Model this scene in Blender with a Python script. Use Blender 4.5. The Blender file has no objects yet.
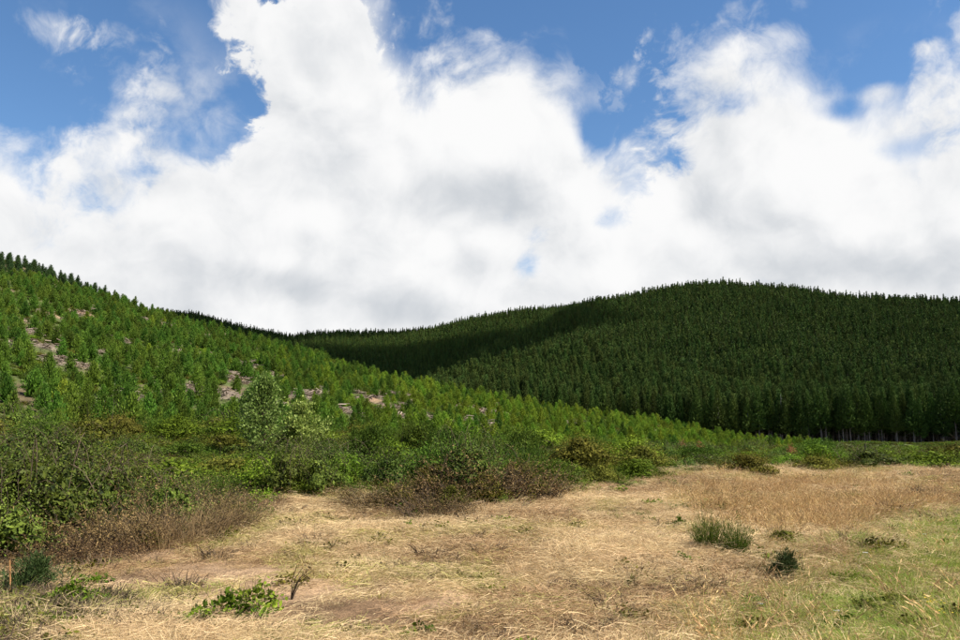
import bpy, math, random
import numpy as np

# ------------------------------------------------------------------ camera
CAM_H = 2.0
FPX = 831.0                       # focal length in pixels of a 960 px wide frame
PITCH = math.atan(110.0 / FPX)
scene = bpy.context.scene
cam_d = bpy.data.cameras.new("camera")
cam_d.sensor_width = 36.0
cam_d.lens = 36.0 * FPX / 960.0
cam_d.clip_start = 0.1
cam_d.clip_end = 8000.0
cam = bpy.data.objects.new("camera", cam_d)
cam.location = (0, 0, CAM_H)
cam.rotation_euler = (math.pi / 2 + PITCH, 0, 0)
scene.collection.objects.link(cam)
scene.camera = cam

# ------------------------------------------------------------------ light
SUN_EL = math.radians(50)
SUN_AZ = math.radians(108)        # clockwise from +Y (view direction): right and a little behind
to_sun = np.array([math.sin(SUN_AZ) * math.cos(SUN_EL), math.cos(SUN_AZ) * math.cos(SUN_EL), math.sin(SUN_EL)])
sun_d = bpy.data.lights.new("sun", 'SUN')
sun_d.energy = 5.0
sun_d.angle = math.radians(0.53)
sun_d.color = (1.0, 0.955, 0.88)
sun = bpy.data.objects.new("sun", sun_d)
sun.rotation_euler = (math.pi / 2 - SUN_EL, 0, math.pi - SUN_AZ)
scene.collection.objects.link(sun)

scene.view_settings.view_transform = 'Standard'
scene.view_settings.look = 'None'
scene.view_settings.exposure = 1.0
scene.view_settings.gamma = 1.0
scene.view_settings.use_curve_mapping = False
scene.cycles.max_bounces = 4
scene.cycles.adaptive_threshold = 0.02
scene.cycles.diffuse_bounces = 2
scene.cycles.transmission_bounces = 4
scene.cycles.transparent_max_bounces = 4

R = np.random.default_rng(7)
random.seed(7)


def px_dir(px, py):
    """world azimuth (clockwise from +Y) and tan(elevation) of a point of the photograph"""
    x = (np.asarray(px, float) - 480.0) / FPX
    u = (320.0 - np.asarray(py, float)) / FPX
    dy = math.cos(PITCH) - u * math.sin(PITCH)
    dz = math.sin(PITCH) + u * math.cos(PITCH)
    return np.arctan2(x, dy), dz / np.hypot(x, dy)


# ------------------------------------------------------------------ sky with clouds
world = bpy.data.worlds.new("World")
scene.world = world
world.use_nodes = True
world.cycles.sampling_method = 'NONE'     # the sun lamp is sampled, the even sky is not


def build_sky():
    nt = world.node_tree
    nt.nodes.clear()
    N, L = nt.nodes, nt.links

    def node(t, **kw):
        n = N.new(t)
        for k, v in kw.items():
            setattr(n, k, v)
        return n

    def setin(n, i, v):
        if isinstance(v, bpy.types.NodeSocket):
            L.new(v, n.inputs[i])
        else:
            n.inputs[i].default_value = v

    def m(op, a, b=None, c=None, clamp=False):
        n = node('ShaderNodeMath', operation=op, use_clamp=clamp)
        for i, v in enumerate((a, b, c)):
            if v is not None:
                setin(n, i, v)
        return n.outputs[0]

    def vm(op, a, b=None, c=None):
        n = node('ShaderNodeVectorMath', operation=op)
        for i, v in enumerate((a, b, c)):
            if v is not None:
                setin(n, i, v)
        return n.outputs['Value'] if op in ('LENGTH', 'DOT_PRODUCT') else n.outputs[0]

    def smooth(v, a, b, lo=0.0, hi=1.0):
        n = node('ShaderNodeMapRange', interpolation_type='SMOOTHSTEP')
        setin(n, 0, v)
        n.inputs[1].default_value, n.inputs[2].default_value = a, b
        n.inputs[3].default_value, n.inputs[4].default_value = lo, hi
        return n.outputs[0]

    tc = node('ShaderNodeTexCoord')
    D = vm('NORMALIZE', tc.outputs['Generated'])
    sep = node('ShaderNodeSeparateXYZ')
    L.new(D, sep.inputs[0])
    az = m('ARCTAN2', sep.outputs[0], sep.outputs[1])
    el = m('ARCSINE', sep.outputs[2])
    comb = node('ShaderNodeCombineXYZ')
    L.new(az, comb.inputs[0]); L.new(el, comb.inputs[1])
    P = comb.outputs[0]

    def noise(vec, scale, detail=8, rough=0.55, dist=0.0, lac=2.0):
        n = node('ShaderNodeTexNoise')
        L.new(vec, n.inputs['Vector'])
        n.inputs['Scale'].default_value = scale
        n.inputs['Detail'].default_value = detail
        n.inputs['Roughness'].default_value = rough
        n.inputs['Lacunarity'].default_value = lac
        n.inputs['Distortion'].default_value = dist
        return n.outputs[0]

    # upper edge of the cloud bank, azimuth -> elevation
    edge = [(-500, 90), (-250, 60), (-60, 110), (0, 118), (50, 128), (90, 108), (130, 118), (165, 104), (190, 112),
            (225, 116), (248, 96), (262, 62), (270, 10), (285, -60), (330, -90), (372, -60), (385, 10), (397, 55), (450, 58), (500, 62), (540, 70),
            (575, 82), (592, 100), (602, 138), (625, 140), (640, 112), (662, 82), (700, 70), (740, 66), (790, 62),
            (830, 78), (868, 92), (900, 108), (930, 90), (970, 74), (1040, 40), (1200, 60), (1500, 100)]
    fc = node('ShaderNodeFloatCurve')
    c = fc.mapping.curves[0]
    fc.mapping.use_clip = False
    LO, HI = -0.9, 0.9
    pts = []
    for px, py in edge:
        a, t = px_dir(px, py)
        pts.append(((float(a) - LO) / (HI - LO), math.atan(float(t))))
    pts.sort()
    c.points[0].location = pts[0]
    c.points[1].location = pts[-1]
    for p in pts[1:-1]:
        c.points.new(*p)
    fc.mapping.update()

    # warp of the lookup direction, so that edges billow
    w1 = node('ShaderNodeTexNoise')
    L.new(D, w1.inputs['Vector'])
    w1.inputs['Scale'].default_value = 7.0
    w1.inputs['Detail'].default_value = 4
    wv = vm('MULTIPLY_ADD', vm('SUBTRACT', w1.outputs['Color'], (0.5, 0.5, 0.5)), (0.10, 0.10, 0.10), D)
    n1 = noise(wv, 6.0, 8, 0.60)
    n1u = noise(vm('ADD', wv, (0.020, -0.01, 0.034)), 6.0, 5, 0.58)
    n2 = noise(wv, 2.6, 3, 0.5)
    n3 = noise(wv, 17.0, 6, 0.64)

    az_w = m('ADD', m('MULTIPLY_ADD', m('SUBTRACT', n1, 0.5), 0.22, az), m('MULTIPLY', m('SUBTRACT', n3, 0.5), 0.15))
    an = m('DIVIDE', m('SUBTRACT', az_w, LO), HI - LO, clamp=True)
    fc.inputs[0].default_value = 1.0
    L.new(an, fc.inputs[1])
    B = fc.outputs[0]

    def puffs(vec):
        r = None
        for sc, am in ((11.0, 0.62), (25.0, 0.38)):
            v = node('ShaderNodeTexVoronoi', feature='SMOOTH_F1')
            L.new(vec, v.inputs['Vector'])
            v.inputs['Scale'].default_value = sc
            v.inputs['Smoothness'].default_value = 0.5
            q = m('MULTIPLY', v.outputs['Distance'], am)
            r = q if r is None else m('ADD', r, q)
        return m('SUBTRACT', 0.54, r)
    w2 = vm('MULTIPLY_ADD', vm('SUBTRACT', w1.outputs['Color'], (0.5, 0.5, 0.5)), (0.03, 0.03, 0.03), D)
    b1 = puffs(w2)
    b1u = puffs(vm('ADD', w2, (0.012, -0.004, 0.022)))

    def blob(px, py, rx, ry, w):
        """soft elliptical weight at a direction, w at its centre"""
        a, t = px_dir(px, py)
        s = (FPX / rx, FPX / ry, 0.0)
        b = (-float(a) * s[0], -math.atan(float(t)) * s[1], 0.0)
        d = vm('LENGTH', vm('MULTIPLY_ADD', P, s, b))
        return smooth(d, 0.0, 1.0, w, 0.0)

    def total(parts):
        r = parts[0]
        for p in parts[1:]:
            r = m('ADD', r, p)
        return r

    E = m('MULTIPLY', m('SUBTRACT', B, el), 13.0)
    E = m('MINIMUM', m('MAXIMUM', E, -2.2), 1.5)
    holes = total([
        blob(215, 112, 60, 50, -1.2), blob(190, 145, 50, 30, -0.9), blob(310, 96, 42, 26, -0.7), blob(238, 2, 44, 40, 1.5), blob(262, 30, 30, 34, 0.8),
        blob(20, 175, 50, 36, -0.7), blob(75, 200, 60, 40, -0.7), blob(120, 170, 60, 30, -0.5), blob(40, 240, 60, 25, -0.3),
        blob(527, 268, 30, 28, -1.25), blob(600, 222, 44, 26, -1.3), blob(592, 135, 36, 40, -1.5), blob(545, 235, 36, 20, -0.6),
        blob(735, 105, 34, 22, -1.1), blob(690, 165, 36, 26, -0.8), blob(900, 150, 38, 18, -0.7), blob(840, 112, 30, 16, -0.8),
        blob(180, 95, 40, 22, 0.7), blob(285, 195, 150, 60, 0.5),
        blob(20, 14, 80, 36, 0.75), blob(75, 50, 60, 50, 0.55), blob(145, 25, 50, 36, 0.8), blob(110, 42, 110, 30, 0.4),
        blob(628, 72, 26, 26, 1.0), blob(925, 48, 26, 14, 0.85), blob(880, 92, 30, 14, 0.7), blob(760, 45, 60, 16, 0.3),
        blob(490, 140, 110, 80, 0.8), blob(330, 60, 70, 70, 0.6), blob(790, 180, 200, 90, 0.7),
        blob(60, 185, 150, 75, -0.1), blob(210, 120, 90, 80, -0.5),
        blob(60, 95, 60, 30, -0.6), blob(195, 55, 40, 30, -0.4)])
    # loose broken cloud over the rest of the sky, above the picture
    hi = m('MULTIPLY', smooth(el, 0.50, 0.75), m('MULTIPLY_ADD', n2, 6.0, -1.6))
    dens = m('ADD', m('ADD', m('MULTIPLY_ADD', b1, 1.5, m('MULTIPLY_ADD', m('SUBTRACT', n1, 0.5), 4.0, E)), holes),
             m('ADD', hi, m('MULTIPLY', m('SUBTRACT', n3, 0.5), 2.4)))
    alpha = smooth(dens, -0.60, 0.90)
    alpha = m('POWER', alpha, 0.9)
    veil = total([blob(80, 80, 190, 120, 0.7), blob(215, 125, 110, 80, 0.7), blob(610, 120, 60, 50, 0.6), blob(880, 70, 120, 50, 0.5)])
    veil = m('MULTIPLY', veil, smooth(n1, 0.44, 0.66, 0.0, 0.75), clamp=True)
    alpha = m('MAXIMUM', alpha, veil)

    # light and grey of the cloud bodies
    shade_b = total([
        blob(490, 200, 90, 46, 1.0), blob(425, 195, 70, 44, 0.5), blob(300, 285, 110, 34, 0.55), blob(345, 255, 60, 26, 0.40),
        blob(400, 312, 120, 30, 0.75), blob(200, 270, 90, 26, 0.30), blob(120, 240, 80, 40, 0.2), blob(470, 260, 46, 30, 0.45),
        blob(560, 215, 50, 26, 0.40), blob(870, 265, 150, 34, 0.55), blob(720, 262, 80, 28, 0.35), blob(940, 220, 60, 50, 0.3),
        blob(690, 215, 40, 40, 0.25), blob(760, 215, 60, 30, 0.2), blob(310, 60, 46, 60, 0.25),
        blob(480, 125, 100, 55, -0.7), blob(390, 175, 60, 30, -0.35), blob(170, 215, 80, 30, -0.4), blob(300, 215, 60, 24, -0.5),
        blob(660, 200, 50, 40, -0.4), blob(830, 170, 120, 50, -0.5), blob(600, 275, 60, 26, -0.5), blob(440, 245, 22, 20, -0.5),
        blob(280, 262, 30, 18, -0.45)])
    relief = m('MULTIPLY_ADD', m('SUBTRACT', n1u, n1), 2.2, m('MULTIPLY_ADD', m('SUBTRACT', b1u, b1), 0.8, m('MULTIPLY', m('SUBTRACT', 0.5, n3), 0.4)))
    sh = m('ADD', m('ADD', m('MULTIPLY_ADD', m('SUBTRACT', n1, 0.5), 0.3, 0.0), relief),
           m('ADD', m('MULTIPLY', shade_b, m('MULTIPLY_ADD', n2, 1.1, 0.35)), m('MULTIPLY', m('SUBTRACT', n2, 0.5), 0.5)))
    sh = smooth(sh, -0.40, 1.12)
    mixc = node('ShaderNodeMix', data_type='RGBA')
    L.new(sh, mixc.inputs[0])
    mixc.inputs[6].default_value = (1.0, 1.0, 1.0, 1)
    mixc.inputs[7].default_value = (0.60, 0.635, 0.68, 1)

    sky = node('ShaderNodeTexSky', sky_type='NISHITA')
    sky.sun_disc = False
    sky.sun_elevation = SUN_EL
    sky.sun_rotation = SUN_AZ
    sky.altitude = 300
    sky.air_density = 1.0
    sky.dust_density = 0.1
    sky.ozone_density = 3.0
    bg = node('ShaderNodeBackground')
    hs = node('ShaderNodeHueSaturation')
    hs.inputs['Saturation'].default_value = 1.14
    L.new(sky.outputs[0], hs.inputs['Color'])
    L.new(hs.outputs[0], bg.inputs[0])
    bg.inputs[1].default_value = 0.076
    bgc = node('ShaderNodeBackground')
    L.new(mixc.outputs[2], bgc.inputs[0])
    bgc.inputs[1].default_value = 0.485
    ms = node('ShaderNodeMixShader')
    L.new(alpha, ms.inputs[0])
    L.new(bg.outputs[0], ms.inputs[1])
    L.new(bgc.outputs[0], ms.inputs[2])
    out = node('ShaderNodeOutputWorld')
    L.new(ms.outputs[0], out.inputs[0])


build_sky()

# ------------------------------------------------------------------ noise and terrain
_tab = np.random.default_rng(3).random((256, 256))


def vnoise(x, y):
    xi, yi = np.floor(x).astype(int), np.floor(y).astype(int)
    fx, fy = x - xi, y - yi
    fx = fx * fx * (3 - 2 * fx); fy = fy * fy * (3 - 2 * fy)
    a = _tab[xi & 255, yi & 255]; b = _tab[(xi + 1) & 255, yi & 255]
    c = _tab[xi & 255, (yi + 1) & 255]; d = _tab[(xi + 1) & 255, (yi + 1) & 255]
    return (a + (b - a) * fx) * (1 - fy) + (c + (d - c) * fx) * fy


def fbm(x, y, scale, octaves=4, seed=0.0):
    v, amp, tot = 0.0, 1.0, 0.0
    f = 1.0 / scale
    for o in range(octaves):
        v = v + amp * vnoise(x * f + seed + 17.3 * o, y * f + seed * 1.7 + 9.1 * o)
        tot += amp; amp *= 0.5; f *= 2.03
    return v / tot


def sstep(a, b, x):
    t = np.clip((x - a) / (b - a), 0, 1)
    return t * t * (3 - 2 * t)


def line(pts):
    """control points (px, py) -> arrays azimuth, tan(elevation)"""
    p = np.array(pts, float)
    a, t = px_dir(p[:, 0], p[:, 1])
    return a, t


def azline(pts):
    p = np.array(pts, float)
    a, _ = px_dir(p[:, 0], np.full(len(p), 430.0))
    return a, p[:, 1]


SPUR_TOP = line([(-400, 150), (-150, 205), (0, 252), (40, 264), (80, 281), (130, 298), (180, 313), (220, 323), (260, 333), (285, 341), (320, 349),
                 (360, 362), (400, 371), (450, 379), (500, 391), (550, 401), (600, 409), (650, 415), (700, 425), (750, 433), (800, 441), (900, 444), (1200, 446)])
SPUR_R = azline([(-400, 330), (0, 300), (130, 270), (285, 235), (420, 200), (550, 198), (700, 215), (800, 225), (1200, 235)])
SPUR_F = azline([(-400, 44), (0, 46), (200, 50), (400, 62), (550, 85), (700, 130), (800, 170), (1200, 190)])
MID_TOP = line([(100, 440), (250, 425), (380, 395), (455, 371), (480, 363), (520, 353), (560, 348), (600, 346), (650, 352), (720, 378), (800, 400), (960, 420), (1200, 430)])
MAIN_TOP = line([(300, 430), (400, 400), (440, 378), (480, 352), (520, 332), (560, 312), (585, 301), (600, 298), (640, 293), (680, 284), (720, 280), (760, 284), (800, 288),
                 (840, 294), (880, 296), (920, 297), (960, 299), (1200, 310)])
BACK_TOP = line([(-300, 300), (100, 306), (200, 313), (240, 326), (285, 335), (340, 331), (400, 332), (440, 325), (480, 316), (520, 309), (560, 305), (600, 301), (700, 302), (1200, 320)])
PINE_H = 20.0

# bare clay and slash showing between the young pines: (px, py, half width m)
BARE_PX = [(24, 322, 2.0), (34, 334, 2.2), (46, 348, 2.2), (56, 362, 2.0), (50, 316, 3.0), (86, 316, 3.2), (110, 320, 2.2), (163, 325, 2.6), (128, 344, 1.8),
           (210, 338, 2.0), (182, 336, 1.8), (90, 369, 1.8), (207, 356, 2.0), (246, 366, 2.6), (238, 382, 2.6), (230, 396, 2.4), (270, 376, 2.2), (300, 398, 2.4),
           (314, 396, 2.2), (281, 406, 1.6), (372, 401, 2.4), (388, 409, 2.4), (405, 417, 2.0), (424, 416, 1.6), (345, 412, 1.5), (480, 412, 2.4), (492, 414, 1.6),
           (572, 424, 1.6), (191, 390, 1.5), (160, 372, 1.4), (310, 372, 1.4), (322, 390, 1.3), (5, 345, 1.5), (140, 320, 1.5), (400, 395, 1.2), (175, 350, 1.3)]
BARE = None


def layer(az, r, top, rr, rf, tree_h, p=1.1):
    rr = np.interp(az, *rr) if isinstance(rr, tuple) else rr
    rf = np.interp(az, *rf) if isinstance(rf, tuple) else rf
    hr = CAM_H + rr * np.interp(az, *top) - tree_h
    t = np.clip((r - rf) / (rr - rf), 0, 1)
    up = -3.0 + (hr + 3.0) * t ** p
    down = hr - np.maximum(r - rr, 0) * 0.22
    z = np.where(r < rr, up, down)
    # round the crest a little
    return z


def H(x, y):
    x = np.asarray(x, float); y = np.asarray(y, float)
    r = np.hypot(x, y)
    az = np.arctan2(x, y)
    front = sstep(1.9, 1.2, np.abs(az))
    azc = np.clip(az, -0.75, 0.75)
    plain = -3.0 * sstep(35, 190, r) + 0.5 * (fbm(x, y, 40, 3, 5.0) - 0.5) * sstep(10, 60, r)
    rough = 0.62 * (fbm(x, y, 2.6, 3, 1.0) - 0.5) + 0.55 * (fbm(x, y, 9.0, 2, 2.0) - 0.5)
    plain = plain + rough * sstep(4, 9, r) * sstep(260, 60, r)
    # the ground rises a little under the bramble bank at the left
    plain = plain + sstep(14, 50, r) * (0.5 + 1.2 * sstep(0.2, -0.35, az)) * sstep(110, 60, r)
    sp = layer(azc, r, SPUR_TOP, SPUR_R, SPUR_F, 2.2, 1.12) + 1.6 * (fbm(x, y, 22, 3, 8.0) - 0.5) * sstep(60, 110, r)
    mid = layer(azc, r, MID_TOP, 470.0, 335.0, PINE_H - 2) + 5 * (fbm(x, y, 60, 2, 4.0) - 0.5)
    main = layer(azc, r, MAIN_TOP, 850.0, 390.0, PINE_H - 2, 1.15) + 9 * (fbm(x, y, 90, 3, 6.0) - 0.5) * sstep(400, 520, r) * sstep(850, 760, r)
    back = layer(azc, r, BACK_TOP, 1150.0, 620.0, PINE_H - 2, 1.2)
    z = plain * 1.0
    hills = np.maximum(np.maximum(mid, main), back)
    hills = np.maximum(hills, sp)
    k = 0.8
    d = hills - z
    z = z + np.where(d > 0, d, 0) * front
    if BARE is not None:
        for bx, by, bw in BARE:
            q = (x - bx) ** 2 + (y - by) ** 2
            z = z + .28 * bw * np.exp(-q / (bw * bw * 0.8))
    return z


def hit(px, py, rmin=5.0, rmax=1500.0):
    """where the line of sight through a point of the photograph meets the ground"""
    a, t = px_dir(px, py)
    rs = np.geomspace(rmin, rmax, 1500)
    x, y = np.sin(a) * rs, np.cos(a) * rs
    below = H(x, y) > CAM_H + rs * t
    if not below.any():
        return None
    i = int(np.argmax(below))
    return float(x[i]), float(y[i])


_b = []
for _px, _py, _w in BARE_PX:
    _h = hit(_px, _py, 45.0); _w *= 0.85
    if _h and math.hypot(*_h) < 330:
        _b.append((_h[0], _h[1], _w))
BARE = _b
_rg = np.random.default_rng(12)
for _q in range(46):
    _a = float(px_dir(_rg.uniform(0, 520), 430)[0])
    _f, _t = float(np.interp(_a, *SPUR_F)), float(np.interp(_a, *SPUR_R))
    _r = _f + 18 + (_t - _f - 30) * _rg.random()
    BARE.append((math.sin(_a) * _r, math.cos(_a) * _r, float(_rg.uniform(.5, .95))))


def at(px, r):
    """point on the ground in the direction of a column of the photograph, r metres off"""
    a, _ = px_dir(px, 430)
    x, y = math.sin(a) * r, math.cos(a) * r
    return x, y, float(H(x, y))


# ------------------------------------------------------------------ materials
MATS = {}


def foliage_mat(name, dark, light, rough=0.55, trans=0.35, hue=0.05, spec=0.12, vary=0.26):
    mt = bpy.data.materials.new(name)
    mt.use_nodes = True
    nt = mt.node_tree
    nt.nodes.clear()
    N, L = nt.nodes, nt.links
    at_ = N.new('ShaderNodeAttribute'); at_.attribute_name = 'v'
    oi = N.new('ShaderNodeObjectInfo')
    mix = N.new('ShaderNodeMix'); mix.data_type = 'RGBA'
    mix.inputs[6].default_value = (*dark, 1); mix.inputs[7].default_value = (*light, 1)
    L.new(at_.outputs['Fac'], mix.inputs[0])
    hsv = N.new('ShaderNodeHueSaturation')
    mr = N.new('ShaderNodeMapRange')
    mr.inputs[3].default_value = 0.5 - hue / 2; mr.inputs[4].default_value = 0.5 + hue / 2
    L.new(oi.outputs['Random'], mr.inputs[0])
    L.new(mr.outputs[0], hsv.inputs['Hue'])
    mul = N.new('ShaderNodeMath'); mul.operation = 'MULTIPLY'; mul.inputs[1].default_value = 7.31
    fr = N.new('ShaderNodeMath'); fr.operation = 'FRACT'
    mv = N.new('ShaderNodeMapRange'); mv.inputs[3].default_value = 1 - vary; mv.inputs[4].default_value = 1 + vary
    L.new(oi.outputs['Random'], mul.inputs[0]); L.new(mul.outputs[0], fr.inputs[0]); L.new(fr.outputs[0], mv.inputs[0])
    L.new(mv.outputs[0], hsv.inputs['Value'])
    L.new(mix.outputs[2], hsv.inputs['Color'])
    col = hsv.outputs[0]
    pb = N.new('ShaderNodeBsdfPrincipled')
    pb.inputs['Roughness'].default_value = rough
    pb.inputs['Specular IOR Level'].default_value = spec
    L.new(col, pb.inputs['Base Color'])
    out = N.new('ShaderNodeOutputMaterial')
    if trans > 0:
        tr = N.new('ShaderNodeBsdfTranslucent')
        L.new(col, tr.inputs[0])
        ms = N.new('ShaderNodeMixShader'); ms.inputs[0].default_value = trans
        L.new(pb.outputs[0], ms.inputs[1]); L.new(tr.outputs[0], ms.inputs[2])
        L.new(ms.outputs[0], out.inputs[0])
    else:
        L.new(pb.outputs[0], out.inputs[0])
    MATS[name] = mt
    return mt


def surf_mat(name, cols, scale, rough=0.9, bump=0.3, stretch=(1, 1, 1)):
    mt = bpy.data.materials.new(name)
    mt.use_nodes = True
    nt = mt.node_tree
    N, L = nt.nodes, nt.links
    pb = N['Principled BSDF']
    pb.inputs['Roughness'].default_value = rough
    pb.inputs['Specular IOR Level'].default_value = 0.2
    tc = N.new('ShaderNodeTexCoord')
    mp = N.new('ShaderNodeMapping'); mp.inputs['Scale'].default_value = stretch
    L.new(tc.outputs['Object'], mp.inputs[0])
    nz = N.new('ShaderNodeTexNoise'); nz.inputs['Scale'].default_value = scale; nz.inputs['Detail'].default_value = 8
    nz.inputs['Roughness'].default_value = 0.65
    L.new(mp.outputs[0], nz.inputs['Vector'])
    cr = N.new('ShaderNodeValToRGB')
    els = cr.color_ramp.elements
    els[0].position, els[1].position = 0.3, 0.7
    els[0].color, els[1].color = (*cols[0], 1), (*cols[-1], 1)
    if len(cols) == 3:
        e = els.new(0.5); e.color = (*cols[1], 1)
    L.new(nz.outputs[0], cr.inputs[0])
    L.new(cr.outputs[0], pb.inputs['Base Color'])
    bp = N.new('ShaderNodeBump'); bp.inputs['Strength'].default_value = bump; bp.inputs['Distance'].default_value = 0.02
    L.new(nz.outputs[0], bp.inputs['Height']); L.new(bp.outputs[0], pb.inputs['Normal'])
    MATS[name] = mt
    return mt


foliage_mat('pine_needles', (0.024, 0.046, 0.008), (0.096, 0.14, 0.027), 0.7, 0.0, 0.05, 0.1, 0.34)
foliage_mat('young_needles', (0.046, 0.09, 0.006), (0.27, 0.37, 0.034), 0.6, 0.28, 0.05, 0.12, 0.34)
foliage_mat('mid_needles', (0.024, 0.058, 0.005), (0.145, 0.235, 0.026), 0.6, 0.25, 0.05, 0.12, 0.36)
foliage_mat('dark_needles', (0.018, 0.040, 0.010), (0.060, 0.100, 0.026), 0.6, 0.25, 0.03, 0.15)  # darker needle green, for pines high on the left slope
foliage_mat('bramble_leaf', (0.011, 0.024, 0.004), (0.14, 0.185, 0.026), 0.6, 0.25, 0.04, 0.1, 0.3)
foliage_mat('bright_leaf', (0.032, 0.06, 0.005), (0.185, 0.26, 0.022), 0.7, 0.30, 0.035, 0.05, 0.3)
foliage_mat('olive_leaf', (0.032, 0.034, 0.005), (0.18, 0.17, 0.026), 0.7, 0.28, 0.04, 0.05, 0.3)
foliage_mat('pale_leaf', (0.085, 0.14, 0.018), (0.36, 0.44, 0.11), 0.5, 0.35, 0.03)
foliage_mat('heath_leaf', (0.018, 0.04, 0.005), (0.115, 0.17, 0.02), 0.7, 0.22, 0.04, 0.05, 0.3)
foliage_mat('broom_stem', (0.028, 0.052, 0.007), (0.12, 0.175, 0.022), 0.6, 0.25, 0.03, 0.08)
foliage_mat('gorse_leaf', (0.016, 0.032, 0.008), (0.06, 0.09, 0.024), 0.6, 0.15, 0.03)
foliage_mat('dead_leaf', (0.045, 0.026, 0.01), (0.3, 0.2, 0.08), 0.7, 0.2, 0.05, 0.1, 0.3)
foliage_mat('rust_leaf', (0.200, 0.070, 0.030), (0.420, 0.190, 0.080), 0.7, 0.2, 0.03)
foliage_mat('straw', (0.37, 0.245, 0.12), (0.81, 0.615, 0.34), 0.6, 0.28, 0.02)
foliage_mat('moss_straw', (0.19, 0.16, 0.04), (0.5, 0.43, 0.15), 0.6, 0.28, 0.03)
foliage_mat('straw_brown', (0.17, 0.1, 0.048), (0.52, 0.345, 0.175), 0.7, 0.25, 0.02)
foliage_mat('tan_grass', (0.280, 0.165, 0.066), (0.600, 0.410, 0.185), 0.6, 0.3, 0.02)
foliage_mat('green_grass', (0.14, 0.19, 0.024), (0.45, 0.51, 0.11), 0.6, 0.35, 0.05, 0.08)
foliage_mat('lush_grass', (0.045, 0.085, 0.016), (0.150, 0.220, 0.045), 0.55, 0.35, 0.04)
foliage_mat('twig', (0.026, 0.018, 0.012), (0.12, 0.084, 0.054), 0.8, 0.0, 0.02)
foliage_mat('grey_wood', (0.09, 0.062, 0.042), (0.36, 0.29, 0.215), 0.8, 0.0, 0.02)
foliage_mat('dead_wood', (0.13, 0.12, 0.105), (0.26, 0.24, 0.215), 0.8, 0.0, 0.01)
foliage_mat('yellow_petal', (0.550, 0.380, 0.020), (0.800, 0.600, 0.040), 0.5, 0.3, 0.01)
foliage_mat('white_petal', (0.700, 0.690, 0.660), (0.850, 0.850, 0.830), 0.5, 0.3, 0.01)
surf_mat('bark', ((0.075, 0.060, 0.048), (0.190, 0.160, 0.130), (0.340, 0.305, 0.262)), 3.0, 0.9, 0.5, (3, 3, 0.5))
surf_mat('cane_wood', ((0.230, 0.110, 0.040), (0.380, 0.200, 0.075)), 8.0, 0.6, 0.3, (4, 4, 0.5))
surf_mat('old_post', ((0.030, 0.024, 0.020), (0.075, 0.062, 0.050)), 6.0, 0.9, 0.6, (4, 4, 0.5))


def ground_material():
    mt = bpy.data.materials.new('ground_soil')
    mt.use_nodes = True
    nt = mt.node_tree
    N, L = nt.nodes, nt.links
    pb = N['Principled BSDF']
    pb.inputs['Roughness'].default_value = 0.95
    pb.inputs['Specular IOR Level'].default_value = 0.1
    vc = N.new('ShaderNodeAttribute'); vc.attribute_name = 'soil'
    tc = N.new('ShaderNodeTexCoord')
    fac = None
    for sc, amt in ((0.35, 0.5), (3.0, 0.6), (26.0, 0.7)):
        nz = N.new('ShaderNodeTexNoise'); nz.inputs['Scale'].default_value = sc; nz.inputs['Detail'].default_value = 6
        nz.inputs['Roughness'].default_value = 0.65
        L.new(tc.outputs['Object'], nz.inputs['Vector'])
        mr = N.new('ShaderNodeMapRange')
        mr.inputs[1].default_value, mr.inputs[2].default_value = 0.3, 0.7
        mr.inputs[3].default_value, mr.inputs[4].default_value = 1 - amt * 0.7, 1 + amt * 0.7
        L.new(nz.outputs[0], mr.inputs[0])
        if fac is None:
            fac = mr.outputs[0]
        else:
            mm = N.new('ShaderNodeMath'); mm.operation = 'MULTIPLY'
            L.new(fac, mm.inputs[0]); L.new(mr.outputs[0], mm.inputs[1]); fac = mm.outputs[0]
    vmn = N.new('ShaderNodeVectorMath'); vmn.operation = 'SCALE'
    L.new(vc.outputs['Color'], vmn.inputs[0]); L.new(fac, vmn.inputs['Scale'])
    L.new(vmn.outputs[0], pb.inputs['Base Color'])
    bp = N.new('ShaderNodeBump'); bp.inputs['Strength'].default_value = 0.9; bp.inputs['Distance'].default_value = 0.05
    L.new(nz.outputs[0], bp.inputs['Height']); L.new(bp.outputs[0], pb.inputs['Normal'])
    MATS['ground_soil'] = mt


ground_material()

# ------------------------------------------------------------------ zones of the foreground (control points from the picture)
_front = [(-120, 585), (0, 560), (60, 552), (110, 548), (160, 549), (200, 540), (240, 526), (265, 512), (290, 505), (330, 497), (390, 503), (430, 522), (470, 516), (520, 506),
          (560, 498), (620, 493), (680, 478), (740, 478), (800, 472), (860, 471), (960, 473), (1100, 476)]


def _plain_r(py):
    return None


_fz = []
for _px, _py in _front:
    _h = hit(_px, _py)
    _fz.append((float(px_dir(_px, _py)[0]), math.hypot(*_h)))
FRONT_AZ = np.array([f[0] for f in _fz]); FRONT_R = np.array([f[1] for f in _fz])


def thicket_front(az):
    return np.interp(az, FRONT_AZ, FRONT_R)


# edge of the green meadow at the right
_mead = [(640, 660), (695, 632), (745, 600), (785, 570), (822, 548), (880, 532), (930, 520), (990, 512)]
MEAD = np.array([hit(a, b) for a, b in _mead])


def green_w(x, y):
    """0..1, how far into the green meadow"""
    edge = np.interp(x, MEAD[:, 0], MEAD[:, 1], left=-5, right=MEAD[-1, 1] + 3)
    return sstep(-2.0, 2.0, edge - y + 3.0 * (fbm(x, y, 3.0, 3, 11.0) - 0.5)) * sstep(0.6, 2.0, x)


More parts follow.
